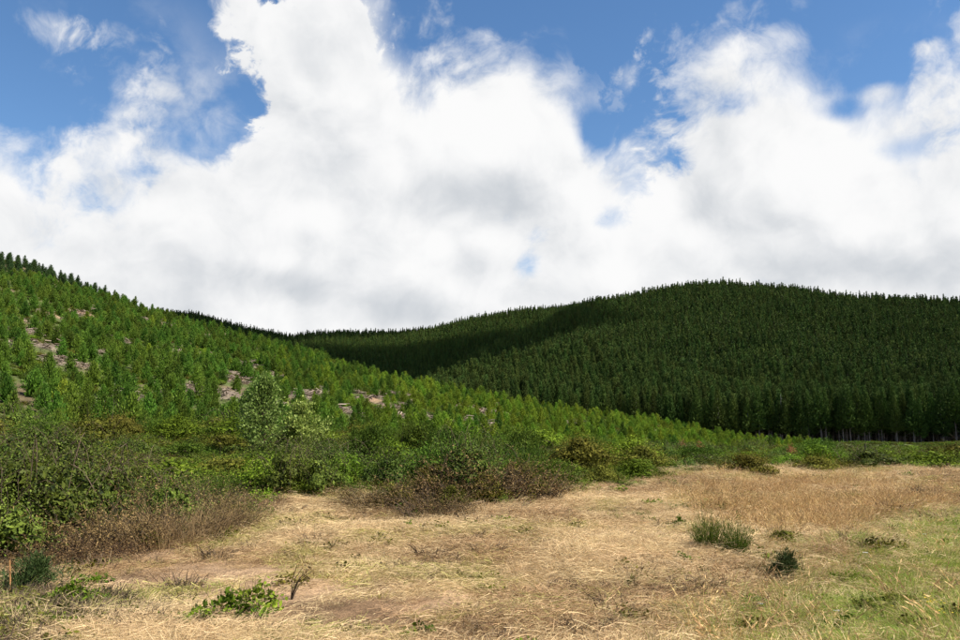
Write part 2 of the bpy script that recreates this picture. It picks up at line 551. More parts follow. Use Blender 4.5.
SOIL_SPOTS = [hit(*p) + (s, t) for *p, s, t in
              ((230, 575, 1.4, 1.2), (190, 568, 1.1, 1.1), (280, 590, 1.4, 1.2), (310, 612, 0.9, .9), (370, 612, 1.1, 1.0), (420, 605, .9, .8), (160, 575, .9, .9), (330, 595, 1.1, 1.0),
               (130, 560, .9, .9), (345, 620, .7, .7), (440, 600, .7, .7), (255, 600, .9, .9))]


def soil_w(x, y):
    w = np.zeros_like(np.asarray(x, float))
    wob = fbm(x, y, 0.9, 3, 21.0)
    for sx, sy, a, b in SOIL_SPOTS:
        w = np.maximum(w, np.exp(-(((x - sx) / a) ** 2 + ((y - sy) / b) ** 2)) * (0.55 + 0.9 * wob))
    return np.clip(w * 1.9, 0, 1)


# ------------------------------------------------------------------ ground sheet
def build_ground():
    fr = np.radians(np.arange(-40, 40.01, 0.22))
    side = np.radians(np.concatenate([np.arange(43, 180, 3.5)]))
    azs = np.concatenate([-side[::-1], fr, side])
    rings = np.concatenate([[0.8, 1.6, 2.6, 3.6, 4.6], np.geomspace(5.4, 1300, 440), [1500, 1900, 2500, 3500, 5000]])
    A, RR = np.meshgrid(azs, rings)
    X, Y = np.sin(A) * RR, np.cos(A) * RR
    Z = H(X, Y)
    Z = np.where(RR > 1300, np.minimum(Z, 20), Z)
    nr, na = X.shape
    verts = np.stack([X.ravel(), Y.ravel(), Z.ravel()], 1)
    verts = np.vstack([verts, [[0, 0, float(H(0.0, 0.01))]]])
    i, j = np.meshgrid(np.arange(nr - 1), np.arange(na), indexing='ij')
    j2 = (j + 1) % na
    quads = np.stack([i * na + j, i * na + j2, (i + 1) * na + j2, (i + 1) * na + j], -1).reshape(-1, 4)[:, ::-1]
    c = len(verts) - 1
    tris = [(c, (q + 1) % na, q) for q in range(na)]
    me = bpy.data.meshes.new('ground')
    me.from_pydata(verts.tolist(), [], quads.tolist() + tris)
    x, y = verts[:, 0], verts[:, 1]
    r = np.hypot(x, y); az = np.arctan2(x, y)
    col = np.zeros((len(verts), 4)); col[:, 3] = 1

    def lay(c, w):
        col[:, :3] = col[:, :3] * (1 - w[:, None]) + np.array(c)[None] * w[:, None]
    one = np.ones(len(verts))
    lay((0.40, 0.270, 0.130), one)                                          # straw litter
    lay((0.23, 0.150, 0.085), sstep(0.45, 0.7, fbm(x, y, 1.8, 4, 31.0)))    # brown litter
    lay((0.20, 0.20, 0.065), sstep(0.60, 0.78, fbm(x, y, 2.5, 4, 41.0)) * 0.6)
    lay((0.330, 0.215, 0.120), soil_w(x, y))
    lay((0.175, 0.108, 0.058), soil_w(x, y) * sstep(.46, .6, fbm(x, y, 1.3, 3, 25.0)))
    lay((0.25, 0.235, 0.070), green_w(x, y))
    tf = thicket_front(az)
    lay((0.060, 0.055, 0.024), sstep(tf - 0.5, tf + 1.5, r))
    rf = np.interp(az, *SPUR_F)
    lay((0.075, 0.090, 0.028), sstep(rf - 3, rf + 12, r))
    lay((0.120, 0.092, 0.050), sstep(rf + 6, rf + 25, r) * sstep(0.56, 0.70, fbm(x, y, 9, 4, 51.0)) * sstep(0.1, -0.1, az))
    for bx, by, bw in BARE:
        q = np.hypot(x - bx, y - by)
        lay((0.25, 0.160, 0.100) if (bx * 7.7) % 1 < 0.5 else (0.170, 0.130, 0.098), sstep(bw * 1.5, bw * 0.6, q))
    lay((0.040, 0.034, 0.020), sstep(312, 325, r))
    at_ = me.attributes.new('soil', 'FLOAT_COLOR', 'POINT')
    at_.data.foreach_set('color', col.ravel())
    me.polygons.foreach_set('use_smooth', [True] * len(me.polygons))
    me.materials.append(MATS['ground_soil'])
    o = bpy.data.objects.new('ground', me)
    scene.collection.objects.link(o)
    o['kind'] = 'structure'
    o['label'] = 'dry grassy ground rising into pine covered hills'
    o['category'] = 'ground'
    return o


build_ground()


# ------------------------------------------------------------------ mesh builder
def unit(v):
    return v / np.maximum(np.linalg.norm(v, axis=-1, keepdims=True), 1e-9)


class MB:
    def __init__(self):
        self.V, self.F, self.A, self.n = [], [], [], 0
        self.M = []

    def add(self, v, f, a, mat=0):
        self.V.append(v); self.A.append(a)
        self.F.extend((np.asarray(f) + self.n).tolist()); self.M.extend([mat] * len(f))
        self.n += len(v)

    def leaves(self, c, d, side, L, W, v, mat=0, bulge=0.45):
        """pointed four-cornered leaves from base points c along d"""
        n = len(c)
        L = np.broadcast_to(np.asarray(L, float), n)[:, None]; W = np.broadcast_to(np.asarray(W, float), n)[:, None]
        p0 = c; p1 = c + d * L * bulge + side * W / 2; p2 = c + d * L; p3 = c + d * L * bulge - side * W / 2
        vv = np.stack([p0, p1, p2, p3], 1).reshape(-1, 3)
        f = np.arange(n * 4).reshape(n, 4)
        self.add(vv, f, np.repeat(v, 4), mat)

    def ribbon(self, pts, w, v, mat=0, side=None):
        """pts (n,k,3) -> n flat tapering blades of k points"""
        n, k, _ = pts.shape
        d = unit(pts[:, -1] - pts[:, 0])
        if side is None:
            side = unit(np.cross(d, unit(R.normal(size=(n, 3)))))
        w = np.broadcast_to(np.asarray(w, float), n)
        prof = np.linspace(1, 0.25, k)
        off = side[:, None, :] * (w[:, None] * prof[None])[:, :, None] / 2
        vv = np.stack([pts - off, pts + off], 2).reshape(-1, 3)      # n,k,2
        base = (np.arange(n) * k * 2)[:, None]
        s = (np.arange(k - 1) * 2)[None]
        a = base + s
        f = np.stack([a, a + 1, a + 3, a + 2], -1).reshape(-1, 4)
        self.add(vv, f, np.repeat(v, k * 2), mat)

    def tube(self, p, rad, v=0.5, sides=5, mat=0):
        p = np.asarray(p, float); k = len(p)
        rad = np.broadcast_to(np.asarray(rad, float), k)
        ang = np.linspace(0, 2 * math.pi, sides, endpoint=False)
        vv = []
        for i in range(k):
            d = p[min(i + 1, k - 1)] - p[max(i - 1, 0)]
            d = d / (np.linalg.norm(d) + 1e-9)
            a = np.cross(d, [0.31, 0.2, 0.93] if abs(d[2]) < 0.9 else [1, 0, 0]); a /= np.linalg.norm(a)
            b = np.cross(d, a)
            vv.append(p[i] + rad[i] * (np.cos(ang)[:, None] * a + np.sin(ang)[:, None] * b))
        vv = np.concatenate(vv)
        f = []
        for i in range(k - 1):
            for j in range(sides):
                j2 = (j + 1) % sides
                f.append((i * sides + j, i * sides + j2, (i + 1) * sides + j2, (i + 1) * sides + j))
        self.add(vv, f, np.full(len(vv), v), mat)
        if sides == 4:
            self.F.append([self.n - 4 + q for q in range(4)]); self.M.append(mat)

    def mesh(self, name, mats):
        me = bpy.data.meshes.new(name)
        V = np.concatenate(self.V)
        me.from_pydata(V.tolist(), [], self.F)
        a = me.attributes.new('v', 'FLOAT', 'POINT')
        a.data.foreach_set('value', np.concatenate(self.A).astype(np.float32))
        for mname in mats:
            me.materials.append(MATS[mname])
        if len(mats) > 1:
            me.polygons.foreach_set('material_index', self.M)
        return me

    def merged(self, other, matoff):
        for v, a in zip(other.V, other.A):
            self.V.append(v); self.A.append(a)
        self.F.extend([[i + self.n for i in f] for f in other.F])
        self.M.extend([matoff] * len(other.F))
        self.n += other.n
        return self


def rdir(n, up=0.0):
    v = R.normal(size=(n, 3)); v[:, 2] += up
    return unit(v)


def sideof(d):
    return unit(np.cross(d, rdir(len(d))))


# ---- conifers
def conifer(h, r, z0, whorls, per, tufts, tl, tw, lift, shape=0.85, up=0.6, jit=0.12, leader=10, lean=0.0, dead=0, trunk_r=None, open_=0.0):
    crown, wood = MB(), MB()
    C, D, V, Lf = [], [], [], []
    tr = trunk_r or h * 0.011
    k = 9
    zz = np.linspace(-0.25 if h < 8 else -1.0, h * 0.97, k)
    bend = lean * (np.clip(zz, 0, None) / h) ** 2 * h
    path = np.stack([bend + R.normal(0, 0.004 * h, k) * (zz > 0), R.normal(0, 0.004 * h, k) * (zz > 0), zz], 1)
    wood.tube(path, tr * (1 - 0.93 * np.clip(zz / h, 0, 1)), 0.5, 7)
    for wi in range(whorls):
        t = (wi + R.uniform(-0.3, 0.3)) / whorls
        t = min(max(t, 0), 0.985)
        z = z0 + (h - z0) * t
        rad = r * (1 - t) ** shape * (0.55 + 0.45 * min(1, (t + 0.08) * 5)) + 0.008 * h
        cx = lean * (z / h) ** 2 * h
        a0 = R.uniform(0, 6.28)
        m_ = 7
        aa = R.uniform(0, 6.28, m_)
        cd = np.stack([np.cos(aa) * .8, np.sin(aa) * .8, R.uniform(.1, .9, m_)], 1)
        crown.leaves(np.tile([[cx, 0, z - .03 * h]], (m_, 1)) + R.normal(0, .06 * r, (m_, 3)), unit(cd), sideof(cd), rad * .72 + .012 * h, rad * .5, R.beta(1.7, 1.9, m_), 0, 0.6)
        for b in range(per):
            if R.random() < open_:
                continue
            a = a0 + 6.283 * b / per + R.normal(0, 0.25)
            ln = rad * R.uniform(0.7, 1.18)
            li = lift + 0.35 * t + R.normal(0, 0.1)
            d = np.array([math.cos(a) * math.cos(li), math.sin(a) * math.cos(li), math.sin(li)])
            s = R.uniform(0.18, 1.0, tufts) ** 0.75
            s[0] = 1.0
            p = np.array([cx, 0, z]) + d * (s * ln)[:, None]
            p[:, 2] += 0.15 * ln * s ** 2
            p = p + R.normal(0, jit * r, (tufts, 3)) * (0.4 + 0.6 * s)[:, None]
            C.append(p)
            D.append(unit(d * 0.7 + np.array([0, 0, up + 1.8 * t * t]) + R.normal(0, 0.45 - 0.2 * t, (tufts, 3))))
            Lf.append(np.full(tufts, 1.15 - 0.75 * t))
            V.append(R.beta(1.7, 1.9, tufts))
            if h > 8 and wi % 2 == 0 and b % 2 == 0:
                wood.tube([(cx, 0, z), tuple(np.array([cx, 0, z]) + d * ln * 0.7)], [tr * 0.18, tr * 0.05], 0.4, 3)
    n = leader
    C.append(np.stack([np.full(n, lean * h), np.zeros(n), np.linspace(h * 0.80, h * 0.985, n)], 1) + R.normal(0, 0.004 * h, (n, 3)))
    D.append(unit(np.array([0, 0, 1.6]) + R.normal(0, 0.28, (n, 3)))); V.append(R.beta(1.7, 1.9, n)); Lf.append(np.linspace(0.8, 0.4, n))
    C, D, V, Lf = np.concatenate(C), np.concatenate(D), np.concatenate(V), np.concatenate(Lf)
    crown.leaves(C, D, sideof(D), tl * Lf * R.uniform(0.7, 1.3, len(C)), tw * np.sqrt(Lf) * R.uniform(0.7, 1.3, len(C)), V, 0, 0.4)
    for q in range(dead):
        z = z0 * R.uniform(0.18, 1.05); a = R.uniform(0, 6.28); ln = R.uniform(0.35, 0.8) * r
        e = np.array([math.cos(a) * ln, math.sin(a) * ln, z + R.uniform(-0.5, 0.5)])
        wood.tube([(0, 0, z), e * [0.5, 0.5, 0] + [0, 0, z + 0.1], e], [tr * 0.2, tr * 0.13, tr * 0.05], 0.6, 3)
    return crown, wood


NOCOL = bpy.data.collections.new('sources')     # never linked: only read by the scatters


def source(name, mb_parts, mats):
    m = MB()
    for i, p in enumerate(mb_parts):
        m.merged(p, i)
    me = m.mesh(name, mats)
    return bpy.data.objects.new(name, me)


def scatter(name, label, category, sources, xyz, scale, rot, idx, kind='stuff'):
    """one object of many small pieces, spread by geometry nodes"""
    col = bpy.data.collections.new(name + '_sources')
    for s in sources:
        col.objects.link(s)
    # Collection Info sorts by name
    order = sorted(range(len(sources)), key=lambda i: sources[i].name)
    rank = np.empty(len(sources), int); rank[order] = np.arange(len(sources))
    n = len(xyz)
    me = bpy.data.meshes.new(name)
    me.vertices.add(n)
    me.vertices.foreach_set('co', np.asarray(xyz, np.float32).ravel())
    a = me.attributes.new('sc', 'FLOAT', 'POINT'); a.data.foreach_set('value', np.asarray(scale, np.float32))
    a = me.attributes.new('ro', 'FLOAT_VECTOR', 'POINT'); a.data.foreach_set('vector', np.asarray(rot, np.float32).ravel())
    a = me.attributes.new('ix', 'INT', 'POINT'); a.data.foreach_set('value', rank[np.asarray(idx, int)].astype(np.int32))
    ng = bpy.data.node_groups.new(name + '_nodes', 'GeometryNodeTree')
    ng.interface.new_socket('Geometry', in_out='INPUT', socket_type='NodeSocketGeometry')
    ng.interface.new_socket('Geometry', in_out='OUTPUT', socket_type='NodeSocketGeometry')
    N, L = ng.nodes, ng.links
    gi, go = N.new('NodeGroupInput'), N.new('NodeGroupOutput')
    ci = N.new('GeometryNodeCollectionInfo')
    ci.inputs['Collection'].default_value = col
    ci.inputs['Separate Children'].default_value = True
    ci.inputs['Reset Children'].default_value = True
    ip = N.new('GeometryNodeInstanceOnPoints')
    ip.inputs['Pick Instance'].default_value = True

    def named(nm, ty):
        q = N.new('GeometryNodeInputNamedAttribute'); q.data_type = ty; q.inputs['Name'].default_value = nm
        return q.outputs['Attribute']
    e2r = N.new('FunctionNodeEulerToRotation')
    L.new(named('ro', 'FLOAT_VECTOR'), e2r.inputs[0])
    L.new(gi.outputs[0], ip.inputs['Points'])
    L.new(ci.outputs[0], ip.inputs['Instance'])
    L.new(named('ix', 'INT'), ip.inputs['Instance Index'])
    L.new(e2r.outputs[0], ip.inputs['Rotation'])
    L.new(named('sc', 'FLOAT'), ip.inputs['Scale'])
    L.new(ip.outputs[0], go.inputs[0])
    o = bpy.data.objects.new(name, me)
    scene.collection.objects.link(o)
    md = o.modifiers.new('scatter', 'NODES'); md.node_group = ng
    o['kind'] = kind; o['label'] = label; o['category'] = category
    return o


def rots(n, tilt=0.06):
    return np.stack([R.normal(0, tilt, n), R.normal(0, tilt, n), R.uniform(0, 6.283, n)], 1)


def thing(name, label, category, loc, rz=0.0, scale=1.0, group=None, tilt=(0, 0)):
    o = bpy.data.objects.new(name, None)
    o.empty_display_size = 0.2
    o.location = loc; o.rotation_euler = (tilt[0], tilt[1], rz)
    o.scale = (scale, scale, scale) if not isinstance(scale, (tuple, list)) else scale
    scene.collection.objects.link(o)
    o['label'] = label; o['category'] = category
    if group:
        o['group'] = group
    return o


def part(name, me, parent):
    o = bpy.data.objects.new(name, me)
    scene.collection.objects.link(o)
    o.parent = parent
    return o


ORD = ['leftmost', 'second from left', 'third from left', 'fourth from left', 'fifth from left', 'sixth from left', 'seventh from left', 'eighth from left',
       'ninth from left', 'tenth from left'] + ['%dth from left' % q for q in range(11, 40)]


def single_out(pairs, px):
    """labels 'what, where'; things that would share one are told apart by their order from the left"""
    out = [None] * len(pairs)
    groups = {}
    for q, p in enumerate(pairs):
        groups.setdefault(p, []).append(q)
    for p, qs in groups.items():
        qs.sort(key=lambda q: px[q])
        for o_, q in enumerate(qs):
            out[q] = f'{p[0]} {p[1]}' + ('' if len(qs) == 1 else ', rightmost such' if o_ == len(qs) - 1 else ', ' + ORD[o_])
    return out


# ------------------------------------------------------------------ mature pine forest on the far hills
FOREST_EDGE = 332.0
near_pines = [conifer(PINE_H * s, 2.9 * q, PINE_H * c, 24, 7, 20, 0.95, 0.20, 0.02, 1.1, 0.7, 0.09, 26, ln, 18, 0.22, 0.12)
              for s, q, c, ln in ((1.0, 1.0, .26, 0.0), (0.93, 1.12, .17, .01), (1.06, .9, .32, -.01), (0.88, 1.0, .22, 0.0))]
near_meshes = [(c.mesh('crown', ['pine_needles']), w.mesh('trunk', ['bark'])) for c, w in near_pines]
far_pines = [conifer(PINE_H * s, 2.25 * q, PINE_H * 0.30, 14, 6, 9, 1.5, 0.42, 0.10, 1.15, 0.9, 0.08, 16, 0.0, 0, 0.24, 0.08)
             for s, q in ((1.0, 1.0), (0.92, 1.15), (1.08, .92), (0.97, 1.05))]


def forest():
    sp = 3.4
    g = np.arange(-800, 800, sp); gy = np.arange(200, 1260, sp)
    X, Y = np.meshgrid(g, gy)
    X = (X + R.uniform(-1.3, 1.3, X.shape)).ravel(); Y = (Y + R.uniform(-1.3, 1.3, Y.shape)).ravel()
    r = np.hypot(X, Y); az = np.arctan2(X, Y)
    edge = FOREST_EDGE + 6 * (fbm(X, Y, 30, 2, 61.0) - 0.5)
    k = (r > edge) & (r < 1200) & (np.abs(az) < 0.63) & ((az > -0.27) | (r > 800))
    # keep only what can be seen: top of tree above everything nearer in that direction
    X, Y, r, az = X[k], Y[k], r[k], az[k]
    Z = H(X, Y)
    ths = np.linspace(-0.65, 0.65, 260); rs = np.arange(40, 1240, 10.0)
    A, RR = np.meshgrid(ths, rs, indexing='ij')
    T = (H(np.sin(A) * RR, np.cos(A) * RR) + np.where(RR > FOREST_EDGE, 12.0, 1.5) - CAM_H) / RR
    run = np.maximum.accumulate(T, 1)
    ia = np.clip(((az + 0.65) / 1.3 * 259).astype(int), 0, 259); ir = np.clip(((r - 40) / 10).astype(int) - 2, 0, len(rs) - 1)
    vis = (Z + PINE_H * 1.1 - CAM_H) / r > run[ia, ir] - 0.004
    return X[vis], Y[vis], Z[vis], r[vis], az[vis], edge[k][vis]


FX, FY, FZ, FR, FA, FE = forest()
near_edge = (FR < FE + 13) & (FA > 0.10) & (FA < 0.56)
order = np.where(near_edge)[0]
order = order[np.argsort(FA[order])]
ncol = len(order)
lab, spec = [], []
for q, i in enumerate(order):
    px = 480 + FPX * math.tan(FA[i])
    row = 'front row' if FR[i] < FE[i] + 4.5 else ('second row' if FR[i] < FE[i] + 9 else 'third row')
    kind = int(R.integers(0, 4)); s_ = float(R.uniform(0.86, 1.12))
    size = 'tall' if s_ > 1.02 else ('short' if s_ < 0.93 else 'medium')
    where = ('above the lower spur' if px < 700 else 'above the spur tip' if px < 800 else 'above the dark post' if px < 890 else 'near the right edge')
    lab.append((f'{size} dark pine in the forest {row}', where)); spec.append((kind, s_))
for i, text, (kind, s_) in zip(order, single_out(lab, FA[order]), spec):
    t = thing('pine_tree', text, 'tree', (FX[i], FY[i], FZ[i]), R.uniform(0, 6.28), s_, 'pines along the far forest edge')
    part('crown', near_meshes[kind][0], t); part('trunk', near_meshes[kind][1], t)
rest = ~near_edge
fs = [source('forest_pine_a%d' % i, p, ['pine_needles', 'bark']) for i, p in enumerate(near_pines)]
fs += [source('forest_pine_b%d' % i, p, ['pine_needles', 'bark']) for i, p in enumerate(far_pines)]
n = int(rest.sum())
idx = np.where(FR[rest] < 480, R.integers(0, 4, n), R.integers(4, 8, n))
scl = R.uniform(0.84, 1.10, n) * (0.94 + 0.14 * fbm(FX[rest], FY[rest], 60, 2, 71.0))
scatter('pine_forest', 'dense dark pine forest covering the far hills', 'forest', fs, np.stack([FX, FY, FZ], 1)[rest], scl, rots(n, 0.02), idx)

# one dead grey pine stands out of the forest edge
dw, db = MB(), MB()
dw.tube([(0, 0, -.5), (.05, 0, 6), (0, .1, 12), (.1, 0, 18.5)], [.26, .22, .15, .04], .7, 7)
for q in range(26):
    z = 4 + 14 * R.random(); a = R.uniform(0, 6.28); ln = R.uniform(.6, 2.2) * (1.1 - z / 22)
    db.tube([(0, 0, z), (math.cos(a) * ln * .6, math.sin(a) * ln * .6, z + .15), (math.cos(a) * ln, math.sin(a) * ln, z - .1)], [.06, .04, .015], R.random(), 4)
gx, gy, gz = at(782, FOREST_EDGE + 2)
t = thing('dead_pine', 'bare grey dead pine trunk standing against the far forest edge', 'tree', (gx, gy, gz))
part('trunk', dw.merged(db, 0).mesh('trunk', ['dead_wood']), t)

# ------------------------------------------------------------------ young pines on the left spur
young = [conifer(2.45 * s, 1.08 * q, 0.06, 11, 7, 14, 0.29, 0.075, 0.50, 0.98, 1.15, 0.10, 14, 0.0, 0, 0.035, 0.08)
         for s, q in ((1.0, 1.0), (1.1, .85), (0.88, 1.15), (1.0, 1.08), (1.18, 0.95))]
young_meshes = [(c.mesh('crown', [nm_]), w.mesh('trunk', ['bark'])) for nm_ in ('young_needles', 'mid_needles') for c, w in young]
dark_pines = [conifer(2.6 * s, 0.95 * q, 0.15, 12, 7, 11, 0.38, 0.07, 0.45, 0.75, 1.0, 0.10, 14, 0.0, 0, 0.045, 0.1) for s, q in ((1.0, 1.0), (1.15, 0.95))]  # slightly taller crowns that carry the darker needle colour


def plantation():
    U, W = np.meshgrid(np.arange(-420, 420, 2.35), np.arange(-420, 420, 2.9))
    U = (U + R.uniform(-.55, .55, U.shape)).ravel(); W = (W + R.uniform(-.5, .5, W.shape)).ravel()
    ca, sa = math.cos(.55), math.sin(.55)                 # planting lines run obliquely up the slope
    X, Y = U * ca - W * sa, U * sa + W * ca
    k = (X > -260) & (X < 140) & (Y > 30) & (Y < 345)
    X, Y = X[k], Y[k]
    r = np.hypot(X, Y); az = np.arctan2(X, Y)
    rf = np.interp(az, *SPUR_F); rr = np.interp(az, *SPUR_R)
    k = (r > rf + 10 + 9 * (fbm(X, Y, 14, 2, 81.0) - 0.5)) & (r < rr + 14) & (az > -0.66) & (az < 0.385)
    k &= R.random(len(X)) < 0.88
    k &= fbm(X, Y, 7, 2, 85.0) > 0.29
    for bx, by, bw in BARE:
        br = math.hypot(bx, by); ux, uy = bx / br, by / br
        al = (X - bx) * ux + (Y - by) * uy; ac = -(X - bx) * uy + (Y - by) * ux
        near = 6.0 if -0.30 < math.atan2(bx, by) < -0.05 else 4.6
        k &= ~((al > -near * bw * .95) & (al < 1.1 * bw) & (np.abs(ac) < bw * 0.95))
    return X[k], Y[k], r[k], az[k]


YX, YY, YR, YA = plantation()
YZ = H(YX, YY) - 0.05
n = len(YX)
ysc = R.uniform(0.60, 1.22, n) * (0.86 + 0.3 * fbm(YX, YY, 20, 2, 91.0))
ykind = R.integers(0, 5, n) + 5 * (R.random(n) < 0.88 * sstep(0.02, -0.30, YA) + 0.1)
dark = (YR > 205) & (YA < -0.42) & (fbm(YX, YY, 30, 2, 95.0) + (YR - 200) / 130 > 0.72)
ypx = 480 + FPX * np.tan(YA)
show = ysc / YR * ((ypx > -10) & (ypx < 970)) * (~dark)
big = np.argsort(-show)[:300]
isbig = np.zeros(n, bool); isbig[big] = True
LAND = [(40, 'at the left edge'), (110, 'above the left brambles'), (190, 'left of the pale sapling'), (240, 'just left of the pale sapling'),
        (300, 'behind the pale sapling'), (345, 'just right of the pale sapling'), (410, 'by the right clay patches'),
        (480, 'above the brown dead bush'), (560, 'in the picture middle'), (640, 'right of the picture middle'),
        (720, 'on the low spur end'), (2000, 'at the spur tip')]
lab = []
for i in big:
    d = YR[i] - float(np.interp(YA[i], *SPUR_F))
    row = 'lower slope' if d < 20 else ('middle slope' if d < 36 else 'upper slope')
    size = 'tall' if ysc[i] > 1.08 else ('small' if ysc[i] < 0.88 else 'bushy')
    tone = 'dark' if ykind[i] >= 5 else 'bright'
    where = next(w for lim, w in LAND if ypx[i] < lim)
    lab.append((f'{size} {tone} young pine, {row}', where))
for i, text in zip(big, single_out(lab, ypx[big])):
    t = thing('young_pine', text, 'tree', (YX[i], YY[i], YZ[i]), R.uniform(0, 6.28), float(ysc[i]), 'young pines on the left hillside')
    part('crown', young_meshes[ykind[i]][0], t); part('trunk', young_meshes[ykind[i]][1], t)
ys = [source('plantation_pine_a%d' % i, p, ['young_needles', 'bark']) for i, p in enumerate(young)]
ys += [source('plantation_pine_b%d' % i, p, ['mid_needles', 'bark']) for i, p in enumerate(young)]
ys += [source('plantation_pine_c%d' % i, p, ['dark_needles', 'bark']) for i, p in enumerate(dark_pines)]
k = ~isbig
yi = np.where(dark, R.integers(10, 12, n), ykind)
scatter('young_pine_plantation', 'young green pines planted over the upper hillside', 'plantation', ys,
        np.stack([YX, YY, YZ], 1)[k], ysc[k], rots(int(k.sum()), 0.03), yi[k])


# ------------------------------------------------------------------ shrubs
def lobes(w, h, n, flat=1.0):
    a = R.uniform(0, 6.283, n); q = np.sqrt(R.random(n)) * w * 0.33
    c = np.stack([np.cos(a) * q, np.sin(a) * q, h * (0.70 - 1.35 * (q / w)) * R.uniform(0.65, 1.0, n)], 1)
    s = np.stack([R.uniform(0.20, 0.34, n) * w, R.uniform(0.20, 0.34, n) * w, R.uniform(0.22, 0.36, n) * h * flat], 1)
    c[0] = (0, 0, h * 0.62)
    return c, s


def leafy(w, h, nleaf, L, W, nl=9, up=0.5, flat=1.0, stems=14, stem_r=0.008, shell=0.35, fine=False):
    """leaves spread through a few overlapping lobes, with the stems that carry them"""
    fol, st = MB(), MB()
    c, s = lobes(w, h, nl, flat)
    per = 9
    nc = max(nleaf // per, 6)
    q = R.integers(0, nl, nc)
    d = rdir(nc, 0.25)
    rad = 1 - shell * R.random(nc) ** 1.6
    rad += R.normal(0, 0.11, nc)
    p = c[q] + d * s[q] * rad[:, None]
    tone = np.repeat(0.2 + 0.65 * R.random(nc), per)
    p = np.repeat(p, per, 0); d = np.repeat(d, per, 0); q = np.repeat(q, per)
    p = p + R.normal(0, 0.035 * w, p.shape) + d * R.normal(0, 0.02 * w, (len(p), 1))
    p += (np.stack([fbm(p[:, 0] * 3 + 5, p[:, 1] * 3 + p[:, 2] * 2, 0.5 * w, 2, 3.0)] * 3, 1) - 0.5) * 0.25 * w * d
    keep = p[:, 2] > 0.02
    p, d, q, tone = p[keep], d[keep], q[keep], tone[keep]
    n = len(p)
    if fine:
        ld = unit(d * 0.7 + np.array([0, 0, up]) + R.normal(0, 0.55, (n, 3)))
        sd = sideof(ld)
    else:
        nrm = unit(d + np.array([0, 0, 0.35]) + R.normal(0, 0.45, (n, 3)))
        ld = unit(np.cross(nrm, rdir(n)) + np.array([0, 0, 0.15]))
        sd = unit(np.cross(nrm, ld))
    v = np.clip(tone * 0.75 + R.normal(0.08, 0.2, n), 0, 1)
    fol.leaves(p, ld, sd, L * R.uniform(0.6, 1.35, n), W * R.uniform(0.7, 1.3, n), v)
    m_ = max(60, nleaf // 3)                       # big inner sprays that close the bush
    qi = R.integers(0, nl, m_); di = rdir(m_, 0.2)
    pi_ = c[qi] + di * s[qi] * R.uniform(.30, .68, m_)[:, None]
    pi_[:, 2] = np.maximum(pi_[:, 2], .03)
    if h > .5 and w > 1.2:
        ni = unit(di + R.normal(0, .4, (m_, 3))); li_ = unit(np.cross(ni, rdir(m_))); si_ = np.cross(ni, li_)
        fol.leaves(pi_ - li_ * .03 * w, li_, si_, .072 * w * R.uniform(.7, 1.2, m_), .036 * w, R.random(m_))
    for j in range(stems):
        e = c[j % nl] + R.normal(0, 0.12 * w, 3)
        e[2] = max(e[2], 0.1)
        b = np.array([R.normal(0, 0.06 * w), R.normal(0, 0.06 * w), -0.05])
        mid = (b + e) / 2 + R.normal(0, 0.05 * w, 3)
        st.tube([b, mid, e, e + (e - mid) * 0.35], [stem_r, stem_r * 0.75, stem_r * 0.45, stem_r * 0.2], R.random(), 4)
    return fol, st


def strands(n, w, h, wd, bend=0.3, spread=0.5, base=0.25, lo=0.5, k=4):
    """upright or arching blades: returns (n,k,3) paths"""
    a = R.uniform(0, 6.283, n); rr = np.sqrt(R.random(n)) * w * base
    b = np.stack([np.cos(a) * rr, np.sin(a) * rr, np.full(n, -0.02)], 1)
    out = unit(np.stack([np.cos(a), np.sin(a), np.zeros(n)], 1) + R.normal(0, 0.5, (n, 3)) * [1, 1, 0])
    ln = h * R.uniform(lo, 1.1, n)
    sp = R.uniform(0, spread, n)
    t = np.linspace(0, 1, k)[None, :, None]
    up = np.array([0, 0, 1.0])[None, None]
    p = b[:, None] + up * (t * np.cos(sp)[:, None, None] * ln[:, None, None]) * (1 - bend * t * R.random(n)[:, None, None])
    p = p + out[:, None] * (t * np.sin(sp)[:, None, None] + bend * t ** 2 * R.random(n)[:, None, None]) * ln[:, None, None] * 0.8
    return p


def broom(w, h, n=420, wd=0.012, spread=0.8):
    fol, st = MB(), MB()
    p = strands(n, w, h, wd, 0.15, spread, 0.22, 0.35, 4)
    q_ = np.hypot(p[:, 3, 0], p[:, 3, 1]) / w
    p[:, :, 2] *= np.clip(1.15 - 0.75 * q_, 0.35, 1.1)[:, None]
    fol.ribbon(p, wd * R.uniform(0.7, 1.4, n), R.random(n))
    m = n * 3
    j = R.integers(0, n, m); t = R.uniform(0.35, 1, m)
    q = p[j, 1] * (1 - t)[:, None] + p[j, 3] * t[:, None]
    d = unit(unit(p[j, 3] - p[j, 1]) + R.normal(0, 0.5, (m, 3)))
    fol.leaves(q, d, sideof(d), 0.11 * R.uniform(.6, 1.4, m), 0.014, R.random(m))
    for i in range(10):
        e = p[R.integers(0, n), 2]
        st.tube([(e[0] * .15, e[1] * .15, -0.05), e * [.6, .6, .5], e], [0.012, 0.009, 0.004], R.random(), 4)
    return fol, st


